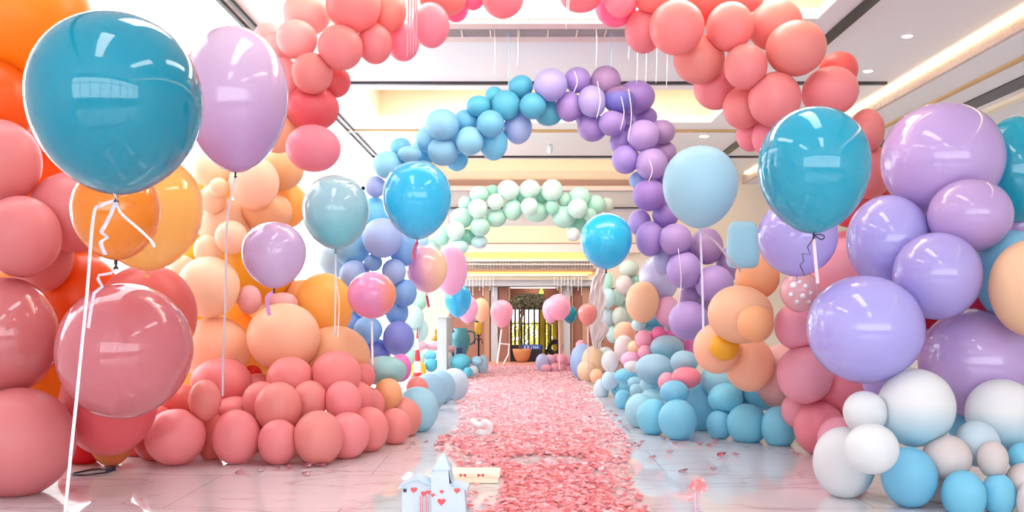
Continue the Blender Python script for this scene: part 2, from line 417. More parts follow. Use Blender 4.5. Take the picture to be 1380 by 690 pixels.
DOWN = lambda o: o.v
INX = lambda o: abs(o.u-700)
def pw(*pts):
    def f(u, v=0):
        if u <= pts[0][0]: return pts[0][1]
        for (a, b), (c, d) in zip(pts, pts[1:]):
            if u <= c: return b+(d-b)*(u-a)/(c-a)
        return pts[-1][1]
    return f
K = const = lambda y: (lambda u, v: y)

# coral and orange wall nearest the camera
cluster('balloons of the coral and orange wall', [
 ('%s from top, front of the coral and orange wall', DOWN, [
  (-2,218,53,51,'salmon',.6), (28,319,54,53,'salmon',.3), (5,453,74,77,'salmong!',.2), (166,473,91,88,'salmong!',-.6), (22,594,82,72,'salmon','F'), (102,286,58,48,'salmon',1.5)]),
 ('%s from top, second layer of coral and orange wall', DOWN, [
  (15,22,97,92,'orange',2.6), (-12,142,54,56,'redorange',2.2), (60,155,40,44,'rose',3), (55,345,40,43,'salmon',1.6), (196,428,62,64,'redcoral',1.2), (146,542,60,64,'redcoral',1), (104,405,54,57,'redorange',2.5)]),
 ('%s from top, deep inside coral and orange wall', DOWN, [
  (30,215,70,66,'redorange',4.6), (62,505,50,50,'orange',2.9), (60,325,75,40,'amber',4.4), (150,592,30,34,'orangetan','F'), (112,598,34,28,'red','F'), (188,590,26,32,'redcoral','F'), (4,262,22,20,'orange',3.6), (18,385,34,22,'orange',3.4)]),
], K(6.6))
# peach and orange column behind the coral pile
cluster('balloons of the peach and orange column', [
 ('%s from top, front of the peach and orange column', DOWN, [
  (342,247,33,35,'palepeach',.2), (379,227,27,27,'tanpeach',1), (295,253,13,13,'creamy',-.3), (287,268,18,19,'palepeach',.3), (302,303,33,32,'palepeach',.8), (312,320,22,22,'palepeach',-.5),
  (280,338,19,21,'palepeach',.2), (281,387,41,40,'palepeach',-.4), (336,404,16,19,'blush',.2), (382,455,48,45,'peach',-.6), (290,471,46,43,'peach',.2), (381,410,19,14,'blush',.8), (452,483,42,39,'tanpeach',.4)]),
 ('%s from top, back of the peach and orange column', DOWN, [
  (284,225,24,25,'palepeach',1.2), (383,277,28,29,'amber',1.6), (360,285,30,25,'tanpeach',1.2), (245,364,18,18,'palepeach',1), (408,408,22,28,'dkpeach',1.6), (436,414,35,41,'amber',1),
  (345,360,48,50,'orangeyellow',1.8), (365,400,36,34,'amber',2.2), (330,490,30,34,'amber',1.9), (340,506,12,12,'red',.7), (280,262,28,32,'yellow',2.2), (265,305,44,46,'orangeyellow',2.6), (306,440,46,42,'amber',2.4), (255,500,40,42,'amber',2.2), (400,470,36,36,'amber',2.4), (330,215,34,34,'amber',2.2), (352,320,34,34,'orangeyellow',2.8), (255,347,26,26,'yellow',2.2), (256,415,32,32,'yellow',1.8)]),
], K(9.0))
# big amber pair that floats in front of it is built with the single balloons
# coral pile on the floor
fp = pw((200,7.5),(430,7.9),(560,9.2))
cluster('balloons of the coral floor pile', [
 ('%s from the aisle, bottom row of the coral pile', INX, [
  (236,588,42,37,'coral','F',1), (210,585,30,34,'redcoral',1.2), (318,588,33,36,'coral','F'), (285,590,18,30,'redcoral',1), (375,595,28,30,'coral','F'), (429,589,34,36,'coral','F',1), (468,586,30,31,'coral','F'),
  (496,578,28,30,'coral','F'), (532,574,22,24,'coral','F'), (541,564,24,26,'coral',.8), (262,582,24,26,'redcoral','F'), (352,582,22,24,'redcoral','F'), (402,580,20,26,'redcoral','F'), (450,577,20,24,'redcoral','F'), (488,572,18,22,'redcoral','F'), (519,566,16,20,'redcoral','F')]),
 ('%s from the aisle, middle row of the coral pile', INX, [
  (375,549,31,33,'coral',-.2,1), (462,541,24,27,'coral',.2), (479,540,23,24,'coral',.5,1), (496,547,21,23,'coral',.8), (417,541,22,25,'coral',.8), (352,540,23,23,'coral',.8), (276,540,20,25,'coral',.6),
  (316,552,24,16,'coral',.9), (245,545,30,24,'redcoral',1.3), (523,531,17,19,'dkpeach',.9)]),
 ('%s from the aisle, top of the coral pile', INX, [
  (391,512,29,28,'coral',1.4), (453,506,30,30,'coral',1.2), (298,516,37,30,'coral',1.6), (348,520,20,15,'coral',2), (517,500,28,18,'tealgrey',1.6), (490,507,14,16,'coral',2), (540,496,13,17,'magenta',2.4)]),
], fp)
# coral arch
cluster('balloons of the coral arch', [
 ('%s upward from the peach column along the coral arch', UP, [
  (422,200,36,31,'rose',-.4), (421,146,32,28,'redcoral',.5), (420.5,99,27,27,'coral',-.2,1), (449,110,21,20,'redcoral',.8), (458.5,64.5,29.5,30,'coral',-.4,1), (400,53,27,26,'paleroseco',.3), (374,67,19.5,20,'paleroseco',.7),
  (361,50,17,18,'paleroseco',1.4), (378,110,28,29,'paleroseco',.5), (373,172,30,31,'peach',.7), (414,18,29,27,'paleroseco',.5), (476,7,36,37,'coral',.1)]),
 ('%s across the coral arch crown from the blue leg', lambda o: o.u, [
  (523,14,22,27,'coral',.4), (505,59,23,27,'coral',.3), (543,55,20,25,'rose',.8), (581,34,24,30,'rose',-.2), (597,0,28,20,'coral',.6), (614,9,16,19,'hotpink',1), (637,-4,15,16,'hotpink',.8), (678,-2,27,26,'rose',.2),
  (783,-6,28,23,'rose',.2), (830,8,25,26,'hotpink',1), (836,-2,21,25,'rose',.1), (868,42,23,27,'rose',.7), (880,-8,27,26,'coral',.3)]),
 ('%s down the lavender side of the coral arch', DOWN, [
  (912,37,36,36.5,'coral',-.5,1), (942,80,31,30,'coral',.5), (984,36,31,33,'coral',.2), (950,4,28,28,'redcoral',1.2), (1000,0,26,18,'coral',1), (1005,90,28.5,30,'coral',-.3), (966,117,28,28,'rose',1.1), (1002,145,25,26,'coral',.8),
  (1045,34,33,31,'coral',.6), (1073,65,40,37,'coral',-.5), (1044,134,35,36,'coral',-.3), (1119,124,37.5,33,'coral',.1), (1130,95,24,23,'redcoral',.9), (1012,182,18,20,'rose',1.3), (1032,185,17,22,'rose',1),
  (1168,177,22,27,'coral',.9), (1172,232,29,32,'coral',1), (1195,262,22,22,'redcoral',1.3), (1148,262,36,40,'redcoral',1.6)]),
], K(8.0))
# blue and violet arch
cluster('balloons of the blue and violet arch', [
 ('%s upward in the blue leg of the arch', UP, [
  (515,321,26,26,'peri',-.5), (543,335,17,22,'medblue',.4), (503,354,12,11.5,'medblue',-.2), (473,333,24,22,'sky',.6), (531,366,16,17,'peri',.1), (478,371,20,20,'peri',0), (455,345,24,26,'paleblue',1.4), (545,395,15,17,'medblue',.5),
  (535,421,14,16,'medblue',.5), (537,456,20.5,23,'indigo',0), (496,445,19,18,'medblue',-.2), (471,440,14,16,'medblue',.5), (502,475,22,18,'indigo',.6), (487,415,17,17,'medblue',1.2), (515,395,18,20,'medblue',1), (506,290,18,22,'blue',1), (487,310,20,22,'blue',1.4)]),
 ('%s going up the blue shoulder of the arch', lambda o: o.u-o.v, [
  (506,252,14,14,'peri',.3), (522,222,19,18,'sky',0), (540,199,14,13,'blue',.3), (552,208,16,11,'sky',-.1), (596,168,22,21,'sky',-.3), (597,204,20,19,'sky',-.1), (633,190,18.5,19,'sky',-.2), (628,163,15,14,'blue',.4), (645,143,16,14,'cyan',.3),
  (661,167,18,18,'blue',-.4), (666,129,11,11,'cyan',.6), (682,142,19,20,'cyan',.2), (665,193,17,21,'blue',.6), (570,207,13,20,'blue',.9), (615,215,14,14,'blue',.9), (568,232,20,14,'sky',.5), (698,172,17,20,'peri',.5), (702,117,16,15,'cyan',.3), (718,143,17.5,17.5,'cyan',-.3), (739,152,18,16,'tealb',.4), (655,153,17,15,'cyan',.9), (615,188,17,17,'blue',.9), (578,188,16,16,'sky',.9), (702,142,15,15,'cyan',.9), (540,222,15,15,'blue',.9)]),
 ('%s going down the violet shoulder of the arch', lambda o: o.u+o.v, [
  (742,114.5,22,21.5,'lav',-.4), (778,108,17.5,17,'violet',.2), (767,144,17.5,20,'violet',.2), (816,110,20,21,'mauve',.3), (798,137,18.5,21,'lav',-.3), (798,172,18,17,'violet',.5), (857,131,23,20,'purple',.4), (834,135,20,18,'violetblue',0), (825,166,18,17,'violet',-.1),
  (869,158,15,13,'purple',.8), (867,183,21,21,'lavpurple',-.3), (892,178,16,15,'mauve',.6), (895,206,15,14,'mauve',.6), (837,192,14,14,'violet',.6), (843,215,18,19,'violet',0), (852,152,17,15,'purple',.9), (848,176,16,15,'purple',1), (790,155,15,15,'violet',.9)]),
 ('%s downward in the violet leg of the arch', DOWN, [
  (878,221,21,21,'lavpurple',-.3), (875,263,22,21,'purple',-.1), (861,243,12,11,'peri',.6), (897,290,16,16,'purple',.5), (876,322,19,23,'violet',.2), (910.5,323,21.5,21,'lavpurple',-.3), (922,364,23,24,'lavpurple',-.4), (952,332,22,24,'mauve',.3),
  (963,383,25,24.5,'lavpurple',-.4), (893,353,12,16,'palelav',.8), (928,432,26,26,'lavpurple',-.2), (930,400,14,12,'mauve',.6), (898,244,14,15,'purple',.8), (985,355,18,20,'mauve',.7), (905,262,15,18,'purple',1.1), (920,345,20,22,'purple',1.1), (942,402,20,22,'mauve',.9), (904,226,13,15,'mauve',.9), (862,300,14,16,'lavpurple',.9)]),
], K(10.5))
# mint arch
cluster('balloons of the mint arch', [
 ('%s along the mint arch top from the blue leg', lambda o: o.u, [
  (614,311,12,12.5,'palemint',-.3), (595,318,11,13,'mint',.2), (582,333,11,9,'palemint',.4), (622,294,15,14,'mint',.2), (627,274,9,9.5,'mint',.3), (646,262,12.5,11,'mint',.2), (664,258,8,8,'dkmint',.6), (685,256,14,13,'palemint',-.2),
  (714,255,13.5,12.5,'palemint',-.1), (703,267,8,7,'dkmint',.5), (730,265,9,10,'dkmint',.5), (744,257,14,15,'palemint',0), (760,269,9,9.5,'mint',.2), (781,266,14.5,14,'mint',.3), (803,276,11,12,'mint',.5), (818,276,9,9,'sage',.6)]),
 ('%s along the mint arch underside from the blue leg', lambda o: o.u, [
  (644,281,12.5,12.5,'palemint',-.4), (647,306,13,12.5,'mint',-.1), (630,320,11,10,'dkmint',.5), (646,326,10,8,'mintblue',.5), (617,333,14,10,'mintblue',0), (668,272,10.5,11,'palemint',-.3), (668,294,14,12,'mint',.3), (691,283,13,14,'mint',.2),
  (713.5,278.5,11.5,11.5,'palemint',-.4), (723,286,15,12,'mint',.4), (744,280,8.5,9.5,'dkmint',-.1), (760,292,16,15,'mint',.3), (778.5,281,13,13,'palemint',-.4), (795,290,9,9,'mint',.2), (778,304,12,11,'dkmint',.4), (773,316,9,9,'white',.2)]),
 ('%s from top, pale mint arch leg beside the drape', DOWN, [
  (848,362,13,11,'sage',.1), (841,384,11,13,'pinkwhite',-.2), (818,380,8,13,'mint',.2), (820,402,9,13,'mintblue',-.2), (833,400,9,12,'palemint',0), (807,402,8.5,14,'white',.2), (835,427,10,13,'sage',-.1), (818,428,10,12,'bluewhite',.1), (856,378,8,7,'mint',.4), (850,422,15,20,'sage',.7), (826,450,9,12,'mintblue',.3)]),
 ('%s from top, mint leg behind the blue arch leg', DOWN, [
  (565,322,12,11,'paleblue',.3), (565,405,10,12,'mint',.4), (557,428,14,16,'mintblue',.2), (566,445,10,14,'mintblue',.5), (556,455,10,13,'palemint',.2)]),
], K(16.0), .3)
# lavender wall and what is tucked behind it
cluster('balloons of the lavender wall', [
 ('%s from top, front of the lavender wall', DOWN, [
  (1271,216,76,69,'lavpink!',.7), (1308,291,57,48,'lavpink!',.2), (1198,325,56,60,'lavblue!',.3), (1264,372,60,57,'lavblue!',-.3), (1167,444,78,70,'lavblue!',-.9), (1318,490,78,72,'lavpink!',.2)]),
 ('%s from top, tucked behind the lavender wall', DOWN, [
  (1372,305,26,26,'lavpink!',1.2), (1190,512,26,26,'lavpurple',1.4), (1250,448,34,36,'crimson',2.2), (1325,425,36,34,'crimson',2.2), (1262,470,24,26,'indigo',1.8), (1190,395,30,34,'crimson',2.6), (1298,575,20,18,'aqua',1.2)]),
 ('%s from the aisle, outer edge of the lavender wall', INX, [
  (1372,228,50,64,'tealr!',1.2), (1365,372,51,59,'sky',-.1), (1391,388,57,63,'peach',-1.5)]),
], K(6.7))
# pink and peach cluster
cluster('balloons of the pink and peach cluster', [
 ('%s from top, peach part of the pink and peach cluster', DOWN, [
  (998,424,43,38,'peach',-.3), (1018,437,24,24,'dkpeach',-1.6), (1021,374,27,26,'dkpeach',.4), (1022,347,18,15,'peach',.8), (976,468,20,18,'orangeyellow',.1), (966,470,28,30,'peach',.6), (1010,491,30,33,'peach',.6)]),
 ('%s from top, pink part of the pink and peach cluster', DOWN, [
  (1074,440,30,31,'pink',-.2), (1085,505,37,38,'pink',-.1), (1133,520,36,35,'rose',-.3), (1058,508,38,40,'blush',.5), (1104,575,35,36,'rose','F'), (1076,554,21,22,'pink',.7), (1131,592,30,30,'pink','F'),
  (1140,368,42,42,'pink',.8), (1138,345,30,30,'rose',1.6), (1142,560,26,28,'crimson',.8), (1110,420,30,40,'rose',1.6)]),
], K(8.3))
# white and blue pile nearest on the floor
cluster('balloons of the white and blue floor pile', [
 ('%s from the aisle, front of the white and blue pile', INX, [
  (1138,622,43,47,'whiteblue_side','F'), (1175,605,36,33,'white',-1.2), (1235,550,52,51,'whiteblue',.3), (1277,617,33,30,'pinkwhite',-.5), (1338,619,21,24,'pinkwhite',-.5), (1226,642,39,40,'aqua','F'), (1265,656,26,28,'pinkwhite',-.3),
  (1299,669,30,34,'aqua',-.9), (1346,668,24,29,'aqua',-.8), (1381,652,27,27,'pinkwhite',-.9), (1385,677,15,24,'pinkwhite',-1.4)]),
 ('%s from the aisle, back of the white and blue pile', INX, [
  (1166,556,27,26,'white',.8), (1352,560,46,44,'whiteblue',.4), (1318,598,28,28,'bluewhite',.5), (1378,617,20,20,'aqua',-.3)]),
], K(6.1), .22)
# blue pile along the aisle
gp = pw((825,13.4),(845,12.2),(870,10.4),(905,9.4),(1050,8.9))
cluster('balloons of the blue floor pile', [
 ('%s from the aisle, bottom row of the blue pile', INX, [
  (913.5,565,26.5,27,'aqua','F'), (881,561,23,24,'aqua','F'), (863,553,21,23,'ltaqua','F'), (946,552,30,34,'aqua',1.2), (970,572,18,20,'aqua','F'), (1007,571,28,27,'aqua','F'), (1050,575,25,28,'aqua','F'), (840,538,12,13,'aqua','F'), (837,525,14,10,'aqua','F')]),
 ('%s from the aisle, upper rows of the blue pile', INX, [
  (909,529,19,16,'aqua',-.1), (880,536,14,11,'ltaqua',.5), (978,537,23,20,'aqua',.1), (977,512,29,24,'ltaqua',.8), (1027,527,23,24,'aqua',.9), (882,497,23,18,'steel',.9), (922,488,16.5,14,'steel',1.4), (845,507,15,10,'aqua',.4), (856,515,10,7,'ltaqua',.2),
  (879,518,15,11,'ltaqua',.7), (858,525,9,8,'ltaqua',.3), (925,509,18,13,'rose',.8), (899,515,11,12,'pink',1), (853,494,11,7,'white',.6), (1000,550,20,20,'tealb',1.6), (822,513,11,13,'paleblue',.2), (810,527,10,16,'bluewhite',.3)]),
], gp)
# candy coloured heap behind it
cluster('balloons of the candy coloured heap', [
 ('%s from top, candy coloured heap behind the blue pile', DOWN, [
  (866,407,22,27,'peach',-.6), (888,376,26,31,'palelav!',.2), (900,420,17,20,'lilpink',-.6), (880,437,15,9,'tealb',.7), (861,438,10,8,'mintblue',.1), (842,449,15,15,'peach',-.2), (841,470,13,18,'pinkwhite',-.3), (857,468,11,9,'creamy',-.4),
  (868,458,12,13,'pink',-.5), (888,450,10,10,'hotpink',-.6), (850,485,13,11,'lilpink',-.5), (870,477,10,12,'pink',-.6), (899,469,22,17,'greypink',-1.2), (932,474,15,20,'magenta',.3), (912,452,15,11,'magenta',-.5), (905,437,9,11,'paleblue',-.4), (822,487,11,14,'white',.2)]),
], K(12.6))
# aqua row and the distant aqua heap on the other side of the aisle
cluster('balloons of the pale blue aisle row', [
 ('%s along the pale blue row, coral pile end first', lambda o: o.u, [
  (562,552,29,31,'ltaqua','F'), (578,528,24,25,'steel','F'), (593,521,21,22,'steel','F'), (612,517,20,21,'bluewhite','F'), (562,522,13,13,'coral',.5)]),
], K(10.3))
cluster('balloons of the distant aqua heap', [
 ('%s from the aisle, distant aqua heap', INX, [
  (580,479,8,7,'aqua',.3), (581,492,8,9,'cyan',-.3), (594,489,6.5,10.5,'aqua',0), (621,488,13,11,'tealb',.1), (601,481,8,7,'white',.6), (643,487,8,7,'steel',.2), (651,491,7,13,'paleblue','F'), (630,502,6,7,'tealb',-.5), (638,500,7,7,'bluewhite',-.3),
  (549,481,11,14,'mint',.1), (566,483,6,10,'palemint',.2), (564,499,10,12,'yellow',-.8), (608,491,6,8,'bluewhite',.4), (585,466,12,6,'ltpink',1), (602,471,10,6,'ltpink',.9), (566,466,8,6,'ltpink',1.1)]),
], K(17.0), .3)
cluster('balloons of the peach heap by the aisle end', [
 ('%s from the aisle, peach heap beyond the blue pile', INX, [
  (785,488,15,22,'peri',.4), (799,489,15,22,'palepeach',0), (804,507,9,10,'peach','F'), (790,500,12,14,'palepeach',-.1), (816,482,12,14,'white',.2), (783,465,6.5,6,'pink',1.2), (778,474,6,6,'hotpink',1)]),
], K(16.6), .3)
cluster('balloons of the small pink heap', [
 ('%s from the aisle, small pink heap before the portal', INX, [
  (731,489,9,12,'palelav',.1), (741,487,8,9,'lilpink',.1), (750,483,7,6,'coral',.2), (757,484,7,7,'pink',.1), (766,487,7,8,'pink',.1), (736,497,7,6,'pink',-.3), (747,497,6,7,'pink',-.3), (755,498,6,6,'pink',-.3), (764,498,7,6,'pink',-.3)]),
], K(18.8), .3)

# ---- single balloons, most on a ribbon
SINGLES = []
def single(u, v, rx, ry, col, Y, label, egg=.13, group=None, **k):
    o = ball(u, v, rx, ry, col, Y, egg=egg); o.label = label; o.group = group; o.free = True; o.knot = False; o.w = .25; o.k = k
    SINGLES.append(o); return o
teal = single(152,139,122,124,'teal!',3.2,'huge glossy teal balloon with a white bow, floating before the orange wall', .07)
lavl = single(316,134,73,99,'pinklav!',6.3,'tall pinkish lavender balloon on a white ribbon beside the huge teal one', .1)
dko = single(155,286,62,65,'orange!',5.0,'dark orange balloon with a black tied neck under the huge teal balloon', .07)
amb = single(196,285,79,80,'amber!',5.9,'large pale amber balloon behind the dark orange one with the black neck', .08)
lils = single(369,344,44,45,'lilac!',6.8,'glossy lilac balloon floating before the peach column', .1)
bgr = single(452,286,45.5,50,'bluegrey!',7.4,'blue-grey balloon with a long white string between coral arch and blue leg', .07)
hbl = single(562,270,46.5,53,'hero_blue!',7.6,'bright blue balloon with a red neck in front of the blue shoulder', .11)
pko = single(501,398,33,32,'orangepink!',8.9,'pink and orange balloon on a white stick before the blue leg', .04)
hsk = single(944,252,51,56,'hero_sky',7.4,'light blue matte balloon with white ribbons before the violet leg', .09)
hcy = single(817,325,35,38,'hero_cyan!',10.4,'bright cyan balloon with a dark neck beside the mint arch end', .08)
tlr = single(1098,229,77,86,'tealr!',5.2,'big glossy teal balloon with a dark bow beside the lavender wall', .08)
lv7 = single(1075,321,55,52,'lavblue!',6.6,'glossy lavender balloon just under the teal balloon with the dark bow', .05)
prl = single(575,363,28,32,'pearl!',11.0,'pearly pink and cream balloon on a red ribbon behind the blue leg', .06)
pk2 = single(608,365,22,33,'lilpink',12.2,'light pink balloon half hidden behind the pearly pink and cream one', .06)
dbl = single(617,405,18.5,23,'hero_blue!',13.0,'small blue balloon under the light pink one in the distance', .14)
dpk = single(630,417,14,19,'lilpink',14.2,'small pink balloon wedged between the blue and peach distant balloons', .12)
dpe = single(648,418,11,16.5,'peach',15.0,'small peach balloon near the yellow lantern and the pink balloon', .14)
spk = single(676,423,15.5,19,'pink!',14.5,'pink balloon on a white stick stand before the portal', .16)
bpk = single(753,414,16.5,18,'pink!',15.0,'round pink balloon covering part of the portal, overlapping a teal one', .06)
bmg = single(742,419,11,17,'lilpink',15.9,'lilac pink balloon peeking out behind the round pink one', .12)
btl = single(768,424,10,12,'teal!',16.2,'small teal balloon half behind the round pink one', .12)
bco = single(792,424,13,15,'coral!',13.8,'small coral balloon beside the white drape', .14)

# ---- settle: slide balloons along their sight lines until neighbours only press against each other
for o in ALL: upd(o)
PRESS = .90
near = []
for i, p in enumerate(ALL):
    for q in ALL[i+1:]:
        if abs(p.u-q.u) < (p.rx+q.rx)*1.16+2 and abs(p.v-q.v) < (p.ry+q.ry)*1.16+2: near.append((p, q))
order = {id(o): o.d for o in ALL}
for it in range(400):
    moved = 0
    for p, q in near:
        D = (p.c-q.c); L = D.length
        if L > 2.2*max(p.a, p.b, q.a, q.b)+max(p.a, q.a): continue
        n = D/L if L > 1e-6 else Vector((0, 1, 0))
        need = PRESS*(ext(p, n)+ext(q, n))
        if L >= need: continue
        f, b = (p, q) if order[id(p)] <= order[id(q)] else (q, p)
        wf, wb = f.w*.35, b.w
        s = .35*(need-L)+.001
        f.d -= s*wf/(wf+wb); b.d += s*wb/(wf+wb); upd(f); upd(b); moved += 1
    if not moved: break
def press_planes(o):
    pl = [(Vector((0,0,-1)), -.002)] if o.c.z-o.b < .01 else []
    for p in o.nb:
        D = p.c-o.c; L = D.length; n = D/L; e1, e2 = ext(o, n), ext(p, n)
        dl = e1+e2-L
        if dl > -.002:
            t = max(.25*e1, min(e1-dl/2, L-.25*e2))-.0015
            pl.append((n, n.dot(o.c)+t))
    return pl
for o in ALL: o.nb = []
for p, q in near: p.nb.append(q); q.nb.append(p)

def body_bm(o):
    big = max(o.rx, o.ry)
    nu, nv = (64, 40) if big > 55 else (40, 26) if big > 22 else (28, 18)
    bm = bmesh.new(); g = o.egg if o.free else .02
    zs = [-math.cos(PI*k/nv) for k in range(nv+1)]
    def rad(z): return math.sqrt(max(0, 1-z*z))*(1+g*z-(g*.9*max(0, -z)**4))
    mx = max(rad(z) for z in zs)
    prof = [(rad(z)/mx*o.a, z*o.b) for z in zs]
    lathe(bm, prof, nu)
    if not o.free:                                     # the neck of a tied garland balloon points into the garland: turn the egg a little
        rx, ry = random.uniform(-.25, .25), random.uniform(-.25, .25)
        if abs(o.a-o.b) < .12*o.a: bmesh.ops.rotate(bm, verts=bm.verts, cent=(0,0,0), matrix=Matrix.Rotation(rx, 3, 'X')@Matrix.Rotation(ry, 3, 'Y'))
    pl = press_planes(o)
    for v in bm.verts:
        p = v.co+o.c
        for _ in range(2):
            for n, t in pl:
                e = n.dot(p)-t
                if e > 0: p -= n*e
        v.co = p-o.c
    return bm
M_nub = {}
def knot_bm(s, c=(0,0,0), axis=None):
    bm = bmesh.new(); lathe(bm, [(0, s*.9), (s*.42, s*.6), (s*.3, s*.1), (s*.42, -s*.1), (s*.2, -s*.35), (s*.5, -s*.85), (s*.62, -s*1.1), (s*.5, -s*1.12), (0, -s*.7)], 14, c, axis)
    return bm
tied = sorted([o for o in ALL if not o.free], key=lambda o: -o.rx*o.ry*(.3 if o.back else 1))
KEEP = 276
fill_bm, fill_mats = bmesh.new(), []
for o in tied[KEEP:]:                                  # the ones that show smallest: one mass
    bm = body_bm(o); bmesh.ops.translate(bm, verts=bm.verts, vec=o.c); bmesh.ops.recalc_face_normals(bm, faces=bm.faces)
    m = bmat(o.col)
    if m not in fill_mats: fill_mats.append(m)
    for f in bm.faces: f.material_index = fill_mats.index(m)
    me = bpy.data.meshes.new('tmp'); bm.to_mesh(me); bm.free(); fill_bm.from_mesh(me); bpy.data.meshes.remove(me)
tag(obj('balloon_filling', fill_bm, fill_mats, None, True), 'small balloons filling gaps of the arches, walls and far heaps', 'balloons', None, 'stuff')
for o in tied[:KEEP]:
    ob = obj('balloon', body_bm(o), bmat(o.col), None, True)
    ob.location = o.c
    tag(ob, o.label, 'balloon', o.group)
    if o.knot:                                          # tied neck seen on the face
        d = (Vector((0,0,H))-o.c).normalized(); d = (d+Vector((.35*random.uniform(-1,1), 0, .3*random.uniform(-1, .6)))).normalized()
        e = 1/math.sqrt((d.x/o.a)**2+(d.y/o.a)**2+(d.z/o.b)**2)
        kb = obj('knot', knot_bm(.008, d*(e-.002), -d), bmat(o.col), None, True); kb.parent = ob
M_rib = plain('white_satin', (216, 206, 218), .35); M_ribp = plain('pink_satin', (236, 196, 206), .4); M_string = plain('white_string', (244, 240, 242), .5)
M_bknot = plain('dark_tie', (30, 26, 44), .4); M_redrib = plain('red_ribbon', (196, 58, 92), .4); M_pinkrib = plain('lilac_ribbon', (222, 158, 214), .4)
def emit_single(o, knotmat=None, ks=None):
    t = thing('balloon', o.c.copy(), o.label, 'balloon', 'single floating balloons')
    ob = obj('balloon_body', body_bm(o), bmat(o.col), None, True); ob.parent = t
    s = ks or .07*o.b
    kb = obj('knot', knot_bm(s, (0, 0, -o.b-s*.55)), knotmat or bmat(o.col), None, True); kb.parent = t
    o.t = t; o.bot = o.c+Vector((0, 0, -o.b-s*1.2)); return t
def child(name, bm, mat, t, smooth=True, label=None):
    o = obj(name, bm, mat, t, smooth)
    if label: o['label'] = label
    return o
emit_single(teal, M_bknot, .016); emit_single(lavl, M_bknot, .022); emit_single(dko, plain('black_tie', (58, 8, 12), .4), .03); emit_single(amb); emit_single(lils, M_bknot, .02)
emit_single(bgr, plain('grey_tie', (120, 130, 150), .4), .022); emit_single(hbl, M_redrib, .022); emit_single(pko); emit_single(hsk, bmat('hero_sky'), .02); emit_single(hcy, M_bknot, .028)
emit_single(tlr, M_bknot, .018); emit_single(lv7)
emit_single(prl)
for o in (pk2, dbl, dpk, dpe, spk, bpk, bmg, btl, bco): emit_single(o)
def spx(pts): return smooth_path([P(*p) if isinstance(p, tuple) else p for p in pts])
def R(name, o, pts, w, mat=None, label=None, flat=True, side=Vector((1,0,0))):
    bm = bmesh.new()
    pts = [Vector(p) if not isinstance(p, tuple) else P(*p) for p in pts]
    (tape(bm, pts, w, .002, side) if flat else tube(bm, pts, w/2, 6))
    return child(name, bm, mat or M_rib, o.t, False, label)
Yt = teal.c.y
b = teal.bot
R('ribbon', teal, spx([b, (137,277,Yt), (126,292,Yt), (117,400,Yt-.05), (104,530,Yt-.12), (88,690,Yt-.2), (70,920,Yt-.25)]), .011, M_rib)
R('ribbon', teal, spx([b, (163,287,Yt-.02), (190,311,Yt-.03), (204,325,Yt-.02), (208,333,Yt-.02)]), .009, M_rib)
R('ribbon', teal, spx([b, (149,290,Yt-.02), (141,305,Yt-.05), (137,313,Yt-.03), (144,320,Yt), (136,327,Yt-.03), (142,343,Yt)]), .014, M_rib)
bm = bmesh.new(); tape(bm, spx([b+Vector((-.03,0,.03)), b+Vector((-.02,-.02,.05)), b+Vector((0,-.025,.035)), b+Vector((.006,-.01,.01)), b]), .018, .002, Vector((0,0,1))); child('bow', bm, M_rib, teal.t)
Yd = dko.c.y-.03
R('ribbon', dko, [dko.bot, (150,368,Yd), (133,371,Yd), (132,376,Yd-.03), (138,386,Yd), (127,395,Yd-.04), (123,415,Yd-.02), (119,442,Yd)], .018, M_rib, 'kinked white ribbon hanging from the neck')
Yl = lavl.c.y
R('ribbon', lavl, spx([lavl.bot, (306,300,Yl+.1), (304,400,Yl+.4), (301,480,Yl+.7), (300,534,Yl+.85)]), .016, M_rib)
R('ribbon', lils, spx([lils.bot, (360,402,lils.c.y), (363,425,lils.c.y+.1)]), .03, M_pinkrib)
R('string', bgr, spx([bgr.bot, (452,400,bgr.c.y+.2), (451,452,bgr.c.y+.5)]), .014, M_string, flat=False)
R('string', bgr, spx([bgr.bot, (453,380,bgr.c.y+.2), (457,405,bgr.c.y+.3), (456,440,bgr.c.y+.45), (455,454,bgr.c.y+.5)]), .01, M_string, flat=False)
R('ribbon', hbl, spx([hbl.bot, (558,338,hbl.c.y), (558,350,hbl.c.y)]), .028, M_redrib)
R('stick', pko, [pko.bot, (502,492,pko.c.y)], .022, M_white, 'white stick', flat=False)
R('ribbon', hsk, spx([hsk.bot, (946,370,hsk.c.y), (948,450,hsk.c.y)]), .018, M_rib)
R('ribbon', hsk, spx([hsk.bot, (965,327,hsk.c.y+.1), (985,352,hsk.c.y+.25), (998,364,hsk.c.y+.35)]), .02, M_rib)
R('ribbon', tlr, spx([tlr.bot, (1099,350,tlr.c.y), (1102,382,tlr.c.y)]), .018, M_ribp)
bm = bmesh.new(); q = tlr.bot+Vector((0, -.01, .012)); Yq = tlr.c.y-.02
tube(bm, spx([q, P(1106,316,Yq), P(1111,319,Yq), P(1107,323,Yq), q]), .0035, 6); tube(bm, [q, P(1095,321,Yq)], .003, 6); child('bow', bm, M_bknot, tlr.t, True, 'dark thin cord bow')
R('curl', tlr, [(1096,322,Yq), (1088,333,Yq), (1092,343,Yq), (1081,342,Yq), (1083,352,Yq), (1078,357,Yq), (1084,371,Yq)], .006, M_bknot, 'dark kinked cord', flat=False)
R('ribbon', prl, [prl.bot, (578,414,prl.c.y)], .03, M_redrib)
Ys = spk.c.y
R('stick', spk, [spk.bot, (670,490,Ys)], .028, M_white, 'white stick', flat=False)
R('stand', spk, [(673.5,463,Ys), (686,464,Ys), (685,478,Ys), (678,491,Ys)], .022, M_white, 'white bent stand leg', flat=False)
